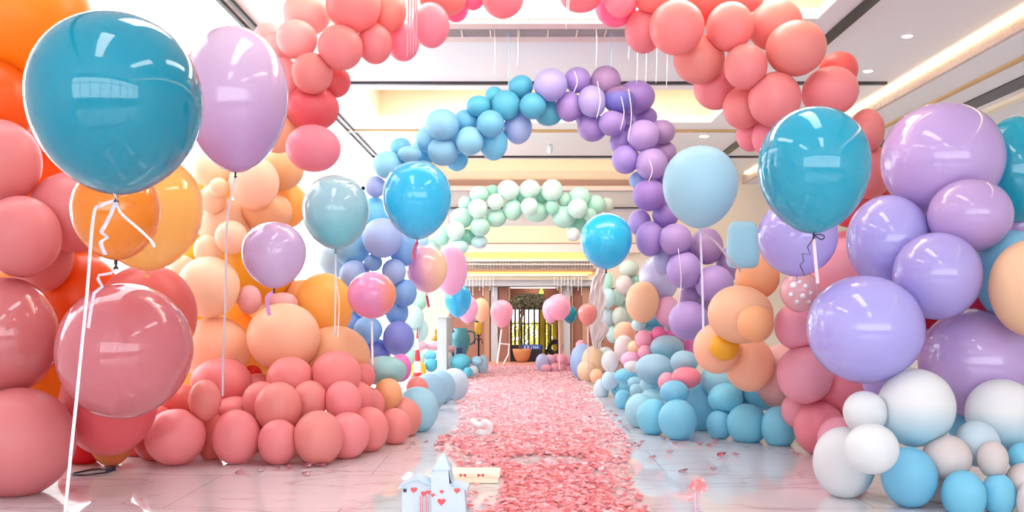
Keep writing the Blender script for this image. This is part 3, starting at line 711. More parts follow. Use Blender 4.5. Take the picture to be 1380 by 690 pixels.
for o in (bpk, bco): R('stick', o, [o.bot, (o.u+1, 498, o.c.y)], .02, M_ribp, 'pale pink stick', flat=False)
# ------------------------------------------------------------------ light blue foil cushion balloon
def cushion(name, u, v, w, h, Y, mat, label):
    c = P(u, v, Y); t = thing(name, c, label, 'balloon'); bm = bmesh.new(); n = 14
    W, Hh, D = w*Y/F/2, h*Y/F/2, w*Y/F*.3
    def sq(a): return math.copysign(abs(a)**.42, a)
    rings = []
    for i in range(n+1):
        ph = -PI/2+PI*i/n
        rings.append([bm.verts.new((W*sq(math.cos(th))*abs(math.cos(ph))**.6*(1-.08*sq(math.sin(th))), D*math.sin(ph), Hh*sq(math.sin(th))*abs(math.cos(ph))**.6)) for th in [2*PI*k/32 for k in range(32)]])
    for A, Bq in zip(rings, rings[1:]):
        for k in range(32): bm.faces.new((A[k], A[(k+1)%32], Bq[(k+1)%32], Bq[k]))
    bmesh.ops.remove_doubles(bm, verts=bm.verts, dist=1e-5)
    o = obj('foil_body', bm, mat, None, True); o.parent = t
    s = obj('knot', knot_bm(.02, (-W*.2, 0, -Hh-.01)), mat, None, True); s.parent = t
    return t
cushion('foil_balloon', 1001, 330, 43, 64, 7.9, bmat('skyfoil'), 'light blue square cushion balloon tied to the matte light blue balloon')
# pink balloon with white dots, beside the dark bow ribbon
o = ball(1078, 393, 27, 28, 'ltpink', 7.7); upd(o); o.free = True; o.nb = []; o.egg = .04
t = thing('balloon', o.c.copy(), 'pale pink balloon with white dots just under the lavender one', 'balloon')
ob = obj('balloon_body', body_bm(o), bmat('ltpink!'), None, True); ob.parent = t
for du, dv, rr in ((-9,-9,5), (-1,-14,4), (-12,4,3.5), (8,-8,3.5), (4,6,4), (15,2,3), (-4,14,3.5), (12,14,3)):
    d = (P(1078+du, 393+dv, 7.4)-Vector((0,0,H))).normalized(); oc = Vector((0,0,H))-o.c
    bq = oc.dot(d); cq = oc.dot(oc)-o.a*o.a*1.02; ds = bq*bq-cq
    if ds < 0: continue
    p = Vector((0,0,H))+d*(-bq-math.sqrt(ds)); n = (p-o.c).normalized()
    bm = bmesh.new(); lathe(bm, [(0, -.003), (rr*.0055, -.003), (rr*.0055, .003), (0, .005)], 14, p-o.c, n)
    k = obj('dot', bm, M_white, None, True); k.parent = t

# ------------------------------------------------------------------ hanging strings
M_bstr = plain('pale_blue_string', (150, 200, 236), .5); M_rstr = plain('rose_string', (238, 150, 168), .5)
def hang(u, v1, Y, mat, label, r=.004, v0=None, u1=None):
    b = P(u1 if u1 else u, v1, Y); X = b.x
    tp = P(u, v0, Y) if v0 is not None else Vector((P(u, 0, Y).x, Y, ZC-.001))
    tp.z = min(tp.z, ZC-.001)
    bm = bmesh.new(); tube(bm, smooth_path([tp, (tp+b)/2+Vector((.01, 0, 0)), b], 4), r, 5)
    return tag(obj('hanging_or_curled_string', bm, mat, None, True), label, 'string', 'thin strings hanging from the ceiling')
for i, (u, v1) in enumerate(((549,78),(553,76),(557,74),(560,70))):
    hang(u, v1, 7.6, M_rstr, 'rose string before the coral arch crown, %s of the close four from the blue leg' % ordinal(i+1), .008)
hang(685, 122, 10.2, M_bstr, 'pale blue string hanging down to the cyan balloons of the arch', .006)
hang(823, 92, 10.2, M_bstr, 'pale blue string hanging down to the mauve balloon of the arch', .006)
for i, (u, v1) in enumerate(((803,90), (847,80), (858,112), (870,112), (884,112), (898,118))):
    hang(u, v1, 10.0, M_string, 'white string above the violet arch shoulder, %s of six from the cyan balloons' % ordinal(i+1), .004)
for i, (u, v1, Y) in enumerate(((713,30,7.7), (763,40,7.8), (766,22,7.7), (666,100,10.1), (697,90,10.1))):
    hang(u, v1, Y, M_string, 'white string near the coral arch crown, %s nearest to the violet arch' % ordinal(5-i), .004)
for i, (u, v0, v1, Y) in enumerate(((775,96,125,10.0), (806,110,160,10.0), (848,120,190,9.9), (876,215,245,9.9), (838,130,175,9.95), (915,335,420,9.8))):
    bm = bmesh.new(); tube(bm, smooth_path([P(u-1,v0,Y), P(u+3,(v0+v1)/2,Y), P(u-2,v1,Y)], 5), .004, 5)
    tag(obj('hanging_or_curled_string', bm, M_string, None, True), 'loose white string curling over violet balloons, %s from the top of the arch' % ordinal(i+1), 'string', 'loose strings on the violet balloons')  # curling strings lying loose on the balloons, not hung from the ceiling

# ------------------------------------------------------------------ downlights
def downlight(u, v, z, label, r=.07):
    Y = (z-H)*F/(V0-v); c = Vector(((u-U0)*Y/F, Y, z)); t = thing('ceiling_downlight', c, label, 'lamp', 'round ceiling downlights')
    bm = bmesh.new(); lathe(bm, [(r*.8, -.012), (r, -.006), (r, -.001), (r*.8, -.001)], 24, c); o = obj('rim', bm, M_white, t, True)
    bm = bmesh.new(); lathe(bm, [(0, -.018), (r*.5, -.016), (r*.78, -.0125), (r*.78, -.011), (0, -.011)], 24, c); obj('lens', bm, M_lamp, t, True)
downlight(1223, 48, ZC, 'round downlight in the grey ceiling by the long cove lamp, closer one')
downlight(1170, 95, ZC, 'round downlight in the grey ceiling, the one just above a deep coral balloon')
downlight(949, 183, ZC, 'round downlight between the violet leg and the coral arch', .1)
# unseen light panels added over the entrance to light the hall from the front
for i, (x, y) in enumerate(((-1.4, 1.2), (1.6, 1.2), (-1.4, 5.0), (1.6, 5.0))):
    t = thing('added_ceiling_light', (x, y, ZC), 'long added ceiling light panel above the entrance, %s of four' % ordinal(i+1), 'lamp', 'added light panels above the entrance')
    obj('frame', boxes((x-.32, x-.28, y-1.25, y+1.25, ZC-.05, ZC-.001), (x+.28, x+.32, y-1.25, y+1.25, ZC-.05, ZC-.001), (x-.28, x+.28, y-1.25, y-1.2, ZC-.05, ZC-.001), (x-.28, x+.28, y+1.2, y+1.25, ZC-.05, ZC-.001)), M_white, t)
    obj('diffuser', boxes((x-.28, x+.28, y-1.2, y+1.2, ZC-.03, ZC-.01)), M_entrance_fill, t)

# ------------------------------------------------------------------ portal at the far end
Yw = YE
def pl(u0, u1, v0, v1, dep, m, y0=None):
    y = Yw if y0 is None else y0
    return trim(boxes((ex(u0), ex(u1), y-dep, y-.003, max(0, ez(v1)), ez(v0))), m)
pl(606, 662, 388, 490, .1, M_terra); pl(662, 671, 387, 490, .22, M_grey); pl(672, 685, 388, 490, .12, M_terra); pl(685.5, 687.5, 387, 490, .26, M_tan)
pl(653, 660, 386, 490, .2, M_tan)
pl(753, 757, 387, 490, .26, M_tan); pl(757, 768, 387, 490, .2, M_grey); pl(769.5, 771, 387, 490, .26, M_tan); pl(771.5, 784, 388, 490, .1, M_terra); pl(784, 793, 388, 490, .2, M_tan); pl(793, 860, 388, 490, .08, M_terra)
# vestibule behind the portal
struct('wall_vestibule', boxes((px0-.1, px0, YE+.2, YE+3, 0, pzt+.2), (px1, px1+.1, YE+.2, YE+3, 0, pzt+.2), (px0-.1, px1+.1, YE+.2, YE+3, pzt+.2, pzt+.3)), M_terra)
trim(boxes((px0, px1, YE+.9, YE+1.0, ez(417), ez(387))), M_terra)
# glazed door with bars
dz = ez(417.5); Yd = YE+.95
bm = bmesh.new(); box(bm, px0, px1, Yd-.05, Yd+.05, dz, dz+.1); box(bm, px0, px0+.06, Yd-.05, Yd+.05, 0, dz); box(bm, px1-.06, px1, Yd-.05, Yd+.05, 0, dz); box(bm, px0, px1, Yd-.04, Yd+.04, 0, .3)
dr = struct('door_1', bm, plain('dark_bronze', (62, 40, 36), .4))
bm = bmesh.new()
for u in (694, 700, 703, 707, 713, 721, 728, 736, 744): x = ex(u); box(bm, x-.025, x+.025, Yd-.03, Yd+.03, .3, dz)
for v in (437,): box(bm, px0, px1, Yd-.02, Yd+.02, ez(v)-.015, ez(v)+.015)
struct('door_bars', bm, plain('bronze_bar', (74, 44, 40), .4), dr)
struct('door_pane', boxes((px0, px1, Yd-.006, Yd+.006, .3, dz)), M_glass, dr)
# yellow curtain strips
M_yel = plain('yellow_curtain', (238, 214, 92), .7)
for i, (u0, u1) in enumerate(((728.5, 735), (739, 742), (746, 752.5))):
    bm = bmesh.new(); n = 12; x0, x1 = ex(u0), ex(u1)
    fr_ = [(x0+(x1-x0)*k/n, YE+.7+.03*math.sin(k*1.9)) for k in range(n+1)]
    pr = fr_+[(x, y+.012) for x, y in reversed(fr_)]
    lo = [bm.verts.new((x, y, .02)) for x, y in pr]; hi = [bm.verts.new((x, y, dz)) for x, y in pr]
    for k in range(len(pr)): bm.faces.new((lo[k], lo[(k+1)%len(pr)], hi[(k+1)%len(pr)], hi[k]))
    tag(obj('curtain', bm, M_yel), 'narrow yellow curtain strip in the portal, %s from the planter' % ordinal(i+1), 'curtain', 'yellow curtain strips in the portal')
# hedge outside
bm = bmesh.new()
for k in range(900):
    c = Vector((random.uniform(px0-.5, px1+.5), YE+3.6+random.uniform(0, .5), random.uniform(0, .95))); n = Vector((random.uniform(-1,1), -1, random.uniform(-.3,1))).normalized(); a = n.orthogonal().normalized()*.07; b_ = n.cross(a)
    bm.faces.new([bm.verts.new(c+a), bm.verts.new(c+b_*.6), bm.verts.new(c-a), bm.verts.new(c-b_*.6)])
tag(obj('hedge', bm, plain('yellow_green_leaf', (196, 196, 70), .6)), 'yellow-green hedge outside behind the barred glass door', 'hedge')  # leaves in one even yellow-green
# green lamp
c = Vector((ex(729.5), YE-.04, ez(396)))
t = thing('green_lamp', c, 'small glowing green lamp on the terracotta lintel above the tree', 'lamp')
bm = bmesh.new(); lathe(bm, [(0,.0),(.05,.0),(.055,.05),(.03,.1),(0,.14)], 16, c); obj('lamp_glass', bm, glow('green_glow', (170, 240, 90), 1.6), t, True)
bm = bmesh.new(); lathe(bm, [(0,-.06),(.03,-.05),(.06,-.005),(.04,0),(0,0)], 16, c); obj('holder', bm, plain('green_metal', (60, 120, 40), .4), t, True)
# step before the portal
tag(obj('platform_step', bevel(boxes((ex(640), ex(778), YE-.75, YE-.02, 0, .06)), .01), plain('salmon_step', (226, 152, 130), .5)), 'low salmon pink step in front of the portal', 'step')
# planter with black base and blue name board
c = Vector((ex(703.5), YE-.42, .065))
t = thing('potted_tree', c, 'olive tree with spreading crown in a terracotta tub before the barred door', 'tree')
bm = bmesh.new(); lathe(bm, [(.0,0),(.09,0),(.15,.05),(.195,.15),(.22,.26),(.228,.31),(.205,.31),(.19,.27),(0,.26)], 32, c); obj('tub', bm, plain('terracotta', (212, 140, 92), .6, noise=.1), t, True)
bm = bmesh.new(); tube(bm, smooth_path([c+Vector((-.04,0,.25)), c+Vector((-.07,.02,.7)), c+Vector((0,0,1.1)), c+Vector((.1,0,1.45))]), .03); tube(bm, smooth_path([c+Vector((0,0,1.1)), c+Vector((-.1,-.03,1.3)), c+Vector((-.2,-.02,1.45))]), .018); obj('trunk', bm, plain('bark', (112, 80, 60), .8), t, True)
bm = bmesh.new(); cc = Vector((ex(713), c.y, ez(406)))
for k in range(1700):
    while True:
        q = Vector((random.uniform(-1,1), random.uniform(-1,1), random.uniform(-1,1)))
        if q.length < 1: break
    qq = Vector((cc.x+q.x*.55, cc.y+q.y*.25, cc.z+q.z*.19-.1*q.x*q.x)); n = Vector((random.uniform(-1,1), random.uniform(-1,1), random.uniform(-.2,1))).normalized(); a = n.orthogonal().normalized(); a = (a*math.cos(k)+n.cross(a)*math.sin(k))*.05; b_ = n.cross(a)*.35
    bm.faces.new([bm.verts.new(qq+a), bm.verts.new(qq+b_), bm.verts.new(qq-a), bm.verts.new(qq-b_)])
obj('foliage', bm, plain('olive_leaf', (120, 112, 88), .6, noise=.5, nscale=30), t)
tag(obj('plinth', bevel(boxes((ex(685), ex(731), YE-.13, YE-.03, .065, ez(464.5))), .01), M_black), 'black panel standing behind the terracotta planter', 'panel')
t = thing('name_board', (ex(716), YE-.15, ez(467)), 'blue board with white letters on the black panel', 'sign')
obj('board', bevel(boxes((ex(703), ex(729), YE-.17, YE-.135, ez(470.5), ez(464))), .004), plain('blue_board', (44, 78, 168), .4), t)
for k, ch in enumerate('EBINA'):
    cu = bpy.data.curves.new('letter', 'FONT'); cu.body = ch; cu.size = .1; cu.extrude = .003; cu.align_x = 'CENTER'
    tmp = bpy.data.objects.new('letter', cu); COL.objects.link(tmp); dg = bpy.context.evaluated_depsgraph_get()
    me = bpy.data.meshes.new_from_object(tmp.evaluated_get(dg)); bpy.data.objects.remove(tmp)
    me.transform(Matrix.Translation((ex(707.5+k*4.2), YE-.173, ez(469.4)))@Matrix.Rotation(PI/2, 4, 'X')); me.materials.append(M_white)
    lo = bpy.data.objects.new('letter', me); COL.objects.link(lo); lo.parent = t; lo.matrix_parent_inverse = Matrix.Translation(-t.location)
# dark wreath
c = Vector((ex(747), YE-.2, ez(468))); t = thing('wreath', c, 'dark ring wreath standing by the yellow curtain strips', 'wreath')
bm = bmesh.new()
for k in range(260):
    a = random.uniform(0, 2*PI); r = .14+random.uniform(-.045,.045); q = Vector((c.x+r*math.cos(a), c.y+random.uniform(-.04,.04), c.z+r*math.sin(a))); n = Vector((random.uniform(-1,1),-1,random.uniform(-1,1))).normalized(); s = n.orthogonal().normalized()*.04; b_ = n.cross(s)*.5
    bm.faces.new([bm.verts.new(q+s), bm.verts.new(q+b_), bm.verts.new(q-s), bm.verts.new(q-b_)])
obj('foliage', bm, plain('dark_leaf', (40, 30, 32), .6), t)
bm = bmesh.new(); tube(bm, [(c.x+.14*math.cos(2*PI*k/24), c.y, c.z+.14*math.sin(2*PI*k/24)) for k in range(25)], .018, 6); tube(bm, [(c.x-.06,c.y,c.z-.14),(c.x-.08,c.y,.065)], .012, 6); tube(bm, [(c.x+.06,c.y,c.z-.14),(c.x+.08,c.y,.065)], .012, 6); obj('ring', bm, M_black, t, True)
# lanterns
def lantern(u, v0, v1, w, Y, label):
    c = P(u, 490, Y); k = Y/F; t = thing('lantern', (c.x, Y, 0), label, 'lantern', 'yellow lanterns by the portal'); z0, z1 = H-(v1-V0)*k, H-(v0-V0)*k; W = w*k/2
    bm = bmesh.new(); lathe(bm, [(W*.7, z0), (W, z0+.04), (W*1.05, z1-.03), (W*.9, z1)], 6, (c.x, Y, 0)); obj('lamp_shade', bm, plain('amber_glass', (226, 172, 36), .3), t)
    bm = bmesh.new(); lathe(bm, [(W*1.1, z1), (W*1.2, z1+.02), (.02, z1+.1), (0, z1+.12)], 6, (c.x, Y, 0)); lathe(bm, [(.02, z0-.04), (W*.75, z0-.01), (W*.75, z0)], 6, (c.x, Y, 0)); obj('cap', bm, M_black, t)
    bm = bmesh.new(); tube(bm, [(c.x, Y, .03), (c.x, Y, z0-.02)], .022, 8); lathe(bm, [(.12, 0.001), (.12, .02), (.03, .05)], 16, (c.x, Y, 0)); obj('pole', bm, M_black, t, True)
    bm = bmesh.new(); tube(bm, smooth_path([(c.x-.09, Y, z0-.2), (c.x-.05, Y, z0-.08), (c.x, Y, z0-.14), (c.x+.05, Y, z0-.08), (c.x+.09, Y, z0-.2)]), .01, 6); obj('scroll', bm, M_black, t, True)
lantern(645, 434, 451, 10, 18.4, 'yellow lantern on a black post by the small peach balloon')
lantern(807, 434, 449, 10, 18.9, 'yellow lantern on a black post beside the white drape')

# white drape of crumpled film
def drape():
    bm = bmesh.new(); nx, nz = 16, 26; Y = 15.2; g = []
    for j in range(nz+1):
        v = 357+(470-357)*j/nz
        ul = 803-10*math.sin(j/nz*PI*.9)+(3 if j < 4 else 0); ur = 815+(6 if j > 16 else 2)*math.sin(j*.7)
        row = []
        for i in range(nx+1):
            u = ul+(ur-ul)*i/nx; q = P(u, v, Y); q.y += .022*math.sin(i*1.3+j*.35)+.02*math.sin(j*1.1+i*.6)+random.uniform(-.008,.008); row.append(q)
        g.append(row)
    f = [[bm.verts.new(q) for q in r] for r in g]; bk = [[bm.verts.new(q+Vector((0,.008,0))) for q in r] for r in g]
    for j in range(nz):
        for i in range(nx):
            bm.faces.new((f[j][i], f[j][i+1], f[j+1][i+1], f[j+1][i])); bm.faces.new((bk[j][i], bk[j+1][i], bk[j+1][i+1], bk[j][i+1]))
    return tag(obj('drape', bm, latex('white_film', (246, 236, 238), False, trans=.5), None, True), 'crumpled white film drape hanging beside the pale mint leg', 'drape')
drape()
# distant props on the aqua side
c = P(577, 467, 14.3); t = thing('pedestal', (c.x, 14.3, 0), 'slim pale grey pedestal behind the distant aqua heap', 'pedestal')
zt = P(577, 426, 14.3).z
obj('shaft', bevel(boxes((c.x-.09, c.x+.09, 16.82, 18.28, .06, zt-.05)), .01), plain('pale_grey', (206, 218, 222), .4), t)
obj('base', bevel(boxes((c.x-.13, c.x+.13, 16.77, 17.03, 0.001, .06)), .01), M_white, t); obj('cap', bevel(boxes((c.x-.12, c.x+.12, 16.79, 17.01, zt-.05, zt)), .008), M_white, t)
c = P(562.5, 464, 13.8); t = thing('striped_cone', c, 'small red and white striped cone by the slim pedestal', 'cone'); z1 = P(562.5, 441, 13.8).z
z0 = .001
for k in range(6):
    f0, f1 = k/6, (k+1)/6; r0, r1 = .09*(1-f0)+.004, .09*(1-f1)+.004
    bm = bmesh.new(); lathe(bm, [(r0, z0+(z1-z0)*f0), (r1, z0+(z1-z0)*f1)], 18, (c.x, c.y, 0)); obj('stripe', bm, plain('cone_red', (222, 60, 66), .4) if k % 2 else M_white, t)
# teal basket with gilt leaves, star box, pink cloth mound
c = FL(621, 492); c = Vector((P(621, 0, 18.6).x, 18.6, 0)); t = thing('teal_urn', c, 'teal urn with handles standing behind the aqua heap', 'urn')
bm = bmesh.new(); zc = P(0, 470, 18.6).z; lathe(bm, [(.0,.001),(.1,.001),(.12,.03),(.06,.12),(.08,.3),(.16,.5),(.2,.65),(.19,.78),(.13,.86),(.15,.93),(.13,.93),(.1,.85),(0,.84)], 24, c); obj('bowl', bm, plain('teal_glaze', (88, 160, 172), .3), t, True)
for s in (-1, 1):
    bm = bmesh.new(); tube(bm, smooth_path([c+Vector((s*.13,0,.86)), c+Vector((s*.27,0,.84)), c+Vector((s*.28,0,.66)), c+Vector((s*.19,0,.58))]), .018, 7); obj('handle', bm, plain('dark_teal', (34, 110, 128), .4), t, True)
c = Vector((P(597, 0, 20.3).x, 20.3, 0)); t = thing('gilt_plant', c, 'gold leaved plant in a grey pot beyond the distant aqua heap', 'plant')
bm = bmesh.new(); lathe(bm, [(0,.001),(.12,.001),(.17,.4),(.15,.4),(0,.37)], 20, c); obj('pot', bm, M_grey, t, True)
bm = bmesh.new()
for k in range(220):
    a = random.uniform(0, 2*PI); e = random.uniform(.1, 1.4); r = random.uniform(.08, .26); q = c+Vector((r*math.cos(a)*math.cos(e), r*math.sin(a)*math.cos(e), .62+r*math.sin(e)*1.4-.1)); n = (q-c-Vector((0,0,.6))).normalized(); s = n.orthogonal().normalized()*.03; b_ = n*.07
    bm.faces.new([bm.verts.new(q+s), bm.verts.new(q+b_), bm.verts.new(q-s), bm.verts.new(q-b_)])
tube(bm, [c+Vector((0,0,.37)), c+Vector((0,0,.65))], .02, 6)
obj('foliage', bm, plain('gold_leaf', (214, 172, 70), .35, .3), t)
c = P(614, 478, 17.9); t = thing('gift_box', (c.x, 17.9, 0), 'dark blue gift box with a pale ribbon behind the aqua heap', 'box')
zt = P(0, 468, 17.9).z
obj('carton', bevel(boxes((c.x-.14, c.x+.14, 17.8, 18.05, 0.001, zt)), .008), plain('navy_card', (48, 92, 150), .4), t); obj('ribbon', boxes((c.x-.02, c.x+.02, 17.795, 18.055, .001, zt+.004)), plain('pale_ribbon', (200, 222, 236), .4), t)

# ------------------------------------------------------------------ petals
def petal_mat(name, c0, c1, c2, c3):
    m, nt, out = new_mat(name); L = nt.links.new
    oi = nt.nodes.new('ShaderNodeObjectInfo'); ge = nt.nodes.new('ShaderNodeNewGeometry'); ad = nt.nodes.new('ShaderNodeMath'); ad.operation = 'ADD'; fr = nt.nodes.new('ShaderNodeMath'); fr.operation = 'FRACT'
    rp = nt.nodes.new('ShaderNodeValToRGB'); e = rp.color_ramp.elements; e[0].color = (*lin(c0),1); e[1].color = (*lin(c3),1); x = e.new(.3); x.color = (*lin(c1),1); x = e.new(.7); x.color = (*lin(c2),1)
    L(oi.outputs['Random'], ad.inputs[0]); L(ge.outputs['Random Per Island'], ad.inputs[1]); L(ad.outputs[0], fr.inputs[0]); L(fr.outputs[0], rp.inputs[0])
    b = nt.nodes.new('ShaderNodeBsdfPrincipled'); b.inputs['Roughness'].default_value = .55; L(rp.outputs[0], b.inputs['Base Color'])
    tr = nt.nodes.new('ShaderNodeBsdfTranslucent'); L(rp.outputs[0], tr.inputs[0]); mx = nt.nodes.new('ShaderNodeMixShader'); mx.inputs[0].default_value = .3
    L(b.outputs[0], mx.inputs[1]); L(tr.outputs[0], mx.inputs[2]); L(mx.outputs[0], out.inputs[0]); return m
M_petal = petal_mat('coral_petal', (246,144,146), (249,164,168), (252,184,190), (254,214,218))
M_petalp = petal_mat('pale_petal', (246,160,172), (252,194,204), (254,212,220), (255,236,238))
def petal_shape(s, k):
    rnd = random.Random(k); pts = [Vector((0, 0, 0))]; n = 8
    for i in range(n):
        a = 2*PI*i/n; r = s*(1+.15*math.cos(a))*(.82 if i == 0 else 1)*rnd.uniform(.88, 1.1)
        pts.append(Vector((r*math.cos(a), r*.82*math.sin(a), s*(.35+.3*rnd.random()))))
    return pts
def petal_mesh(k, mat):
    bm = bmesh.new(); v = [bm.verts.new(p) for p in petal_shape(.019, k)]
    for i in range(8): bm.faces.new((v[0], v[1+i], v[1+(i+1)%8]))
    bmesh.ops.solidify(bm, geom=list(bm.faces), thickness=.0012)
    me = bpy.data.meshes.new('petal'); bm.to_mesh(me); bm.free(); me.materials.append(mat)
    for p in me.polygons: p.use_smooth = True
    return me
PM = [petal_mesh(k, M_petal) for k in range(5)]; PML = [petal_mesh(k, M_petalp) for k in range(5)]
edge = [(488,648,772),(500,641,779),(520,633,785),(540,624,795),(560,632,806),(580,632,820),(592,606,832),(604,600,834),(616,625,832),(628,640,826),(640,640,826),(655,650,832),(690,638,850),(720,600,880)]
def lim(v):
    for (a, l0, r0), (b, l1, r1) in zip(edge, edge[1:]):
        if v <= b: t = (v-a)/(b-a); return l0+(l1-l0)*t, r0+(r1-r0)*t
    return edge[-1][1:]
spots = []
foot = [(o.c.x, o.c.y, o.a*.97) for o in ALL if o.c.z-o.b < .12 and abs(o.c.x) < 2.6]
rng = random.Random(3)
Y0, Y1 = 5.55, 20.8
while len(spots) < 26000:
    Y = rng.uniform(Y0, Y1); v = V0+H*F/Y; l, r = lim(v)
    xl, xr = (l-U0)*Y/F, (r-U0)*Y/F; x = rng.uniform(xl-.12, xr+.12)
    e = min(x-xl, xr-x)
    n = math.sin(x*7.3+Y*3.1)*.5+math.sin(x*13.7-Y*6.2)*.3
    if e < .1+.1*n and rng.random() > .25: continue
    u = U0+x*F/Y
    if ((u-735)/60)**2+((v-622)/8)**2 < 1 and rng.random() > .1: continue
    if ((u-655)/22)**2+((v-668)/26)**2 < 1 and rng.random() > .12: continue
    if any((x-cx)**2+(Y-cy)**2 < (a+.01)**2 for cx, cy, a in foot): continue
    if -.85 < x < -.1 and 5.5 < Y < 5.95 and ((Y < 5.9 and u < 640) or u < 632): continue
    if Y > YE-.8 or (-.56 < x < -.11 and 6.75 < Y < 7.12) or (x-1.69)**2+(Y-18.9)**2 < .04 or (-.58 < x < -.22 and 9.25 < Y < 9.55): continue
    spots.append((Y, x))
loose = [(848,602),(855,600),(862,603),(846,613),(833,622),(879,619),(896,592),(910,600),(921,599),(902,611),(942,600),(965,594),(957,603),(973,616),(963,597),(992,615),(962,634),(922,638),(866,598),(843,597),(1069,611),(1076,616),
 (548,606),(556,600),(555,603),(574,597),(588,602),(594,600),(617,577),(625,567),(604,590),(412,631),(417,630),(429,629),(435,629),(413,641),(352,636),(372,633),(388,632),(323,639),(835,571),(842,577),(836,569),(829,561),(824,556)]
L_ = []
for u, v in loose:
    q = FL(u, v); L_.append((q.y, q.x))
spots.sort()
take = 300-len(L_)
def place(Y, x, label, group, k=1.25):
    o = bpy.data.objects.new('petal', (PM if k < 1.5 else PML)[rng.randrange(5)]); COL.objects.link(o); o.location = (x, Y, .003+rng.random()*.006)
    s = rng.uniform(.85, 1.35)*k; o.scale = (s, s, s); o.rotation_euler = (rng.uniform(-.3,.3), rng.uniform(-.3,.3), rng.uniform(0, 6.28)); tag(o, label, 'petal', group)
for Y, x in spots[:take]: place(Y, x, 'pink petal lying among many others on the petal strewn aisle', 'petals on the aisle')
for Y, x in L_: place(Y, x, 'loose pink petal lying on bare marble away from the petal aisle', 'loose petals on the marble', 1.9)
verts, faces, mids = [], [], []
shapes = [petal_shape(.019, k) for k in range(5)]
for Y, x in spots[take:]:
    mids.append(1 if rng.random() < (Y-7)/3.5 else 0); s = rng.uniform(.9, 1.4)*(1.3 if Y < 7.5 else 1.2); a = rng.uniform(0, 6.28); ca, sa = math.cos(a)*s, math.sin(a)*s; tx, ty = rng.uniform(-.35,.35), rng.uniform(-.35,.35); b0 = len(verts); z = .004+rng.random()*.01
    for p in shapes[rng.randrange(5)]:
        X, Yy = p.x*ca-p.y*sa, p.x*sa+p.y*ca; verts.append((x+X, Y+Yy, max(.001, z+p.z*s+X*tx+Yy*ty)))
    faces += [(b0, b0+1+i, b0+1+(i+1)%8) for i in range(8)]
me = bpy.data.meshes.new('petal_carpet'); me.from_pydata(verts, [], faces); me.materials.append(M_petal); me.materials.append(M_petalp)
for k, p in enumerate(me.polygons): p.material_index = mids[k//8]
for p in me.polygons: p.use_smooth = True
o = bpy.data.objects.new('petal_carpet', me); COL.objects.link(o); tag(o, 'deep drift of pink petals covering the aisle down to the portal', 'petals', None, 'stuff')

# ------------------------------------------------------------------ things on the floor
# white curled ribbon
Yc = FL(650, 587).y
t = thing('curled_ribbon', FL(650, 587), 'thick white curled ribbon lying at the edge of the petal aisle', 'ribbon')
bm = bmesh.new(); pts = smooth_path([P(634,566,Yc), P(641,571,Yc-.03), P(648,572.5,Yc-.05), P(654,569,Yc-.06), P(660,573,Yc-.05), P(659.5,580,Yc-.03), P(654,584,Yc-.01), P(647,583,Yc), P(645,580,Yc)])
tube(bm, pts, [.012]+[.034]*(len(pts)-2)+[.03], 10); obj('ribbon_curl', bm, M_white, t, True)
# toy house
Yh = FL(600, 700).y
def hp(u, v, dy=0): q = P(u, v, Yh); q.y += dy; return q
t = thing('toy_house', hp(590, 700), 'white toy house with a steep pointed tower and red hearts on the marble', 'toy house')
M_house = plain('white_card', (206, 220, 230), .5); M_roof = plain('pale_roof', (190, 212, 230), .5); M_heart = plain('heart_red', (236, 92, 96), .5)
def prism(poly, y0, y1):
    bm = bmesh.new(); a = [bm.verts.new((x, y0, z)) for x, z in poly]; b_ = [bm.verts.new((x, y1, z)) for x, z in poly]; n = len(poly)
    bm.faces.new(a[::-1]); bm.faces.new(b_)
    for k in range(n): bm.faces.new((a[k], a[(k+1)%n], b_[(k+1)%n], b_[k]))
    return bm
def hx(u): return (u-U0)*Yh/F
def hz(v): return max(.002, H-(v-V0)*Yh/F)
obj('tower', prism([(hx(581), .002), (hx(628), .002), (hx(626), hz(660)), (hx(606), hz(655)), (hx(604), hz(632)), (hx(586), hz(632)), (hx(581), hz(638))], Yh, Yh+.16), M_house, t)
bm = bmesh.new(); apex = Vector((hx(596.5), Yh+.08, hz(611))); bs = [Vector((hx(583), Yh-.01, hz(633))), Vector((hx(607), Yh-.01, hz(633))), Vector((hx(607), Yh+.17, hz(633))), Vector((hx(583), Yh+.17, hz(633)))]
vv = [bm.verts.new(q) for q in bs]; va = bm.verts.new(apex); bm.faces.new(vv)
for k in range(4): bm.faces.new((vv[k], vv[(k+1)%4], va))
obj('spire', bm, M_roof, t)
obj('wing', prism([(hx(541), .002), (hx(581), .002), (hx(581), hz(656)), (hx(560), hz(647)), (hx(541), hz(657))], Yh+.02, Yh+.15), M_house, t)
for (u0, v0), (u1, v1) in (((537, 659), (560.5, 646)), ((560.5, 646), (582, 655)), ((579, 639), (583.5, 636)), ((604, 631.5), (610, 657)), ((606, 654.5), (630, 661))):
    q = [(hx(u0), hz(v0)), (hx(u1), hz(v1)), (hx(u1), hz(v1)+.012), (hx(u0), hz(v0)+.012)]
    obj('roof_panel', prism(q, Yh-.005, Yh+.175), M_roof, t)
obj('vent', boxes((hx(543), hx(547.5), Yh+.012, Yh+.02, hz(664), hz(659.5))), M_dark, t)
def heart(u, v, s, y):
    pts = []
    for k in range(24):
        a = 2*PI*k/24; pts.append((hx(u)+s*16*math.sin(a)**3/16, hz(v)+s*(13*math.cos(a)-5*math.cos(2*a)-2*math.cos(3*a)-math.cos(4*a))/16))
    return prism(pts, y-.006, y-.001)
for u, v, s in ((557.5,661,.021),(571,666,.02),(577.5,664,.016),(583.5,667,.014),(595.5,662.5,.014),(595,676,.026),(616,661,.02)):
    obj('heart', heart(u, v, s, Yh if u > 580 else Yh+.02), M_heart, t)
bm = bmesh.new()
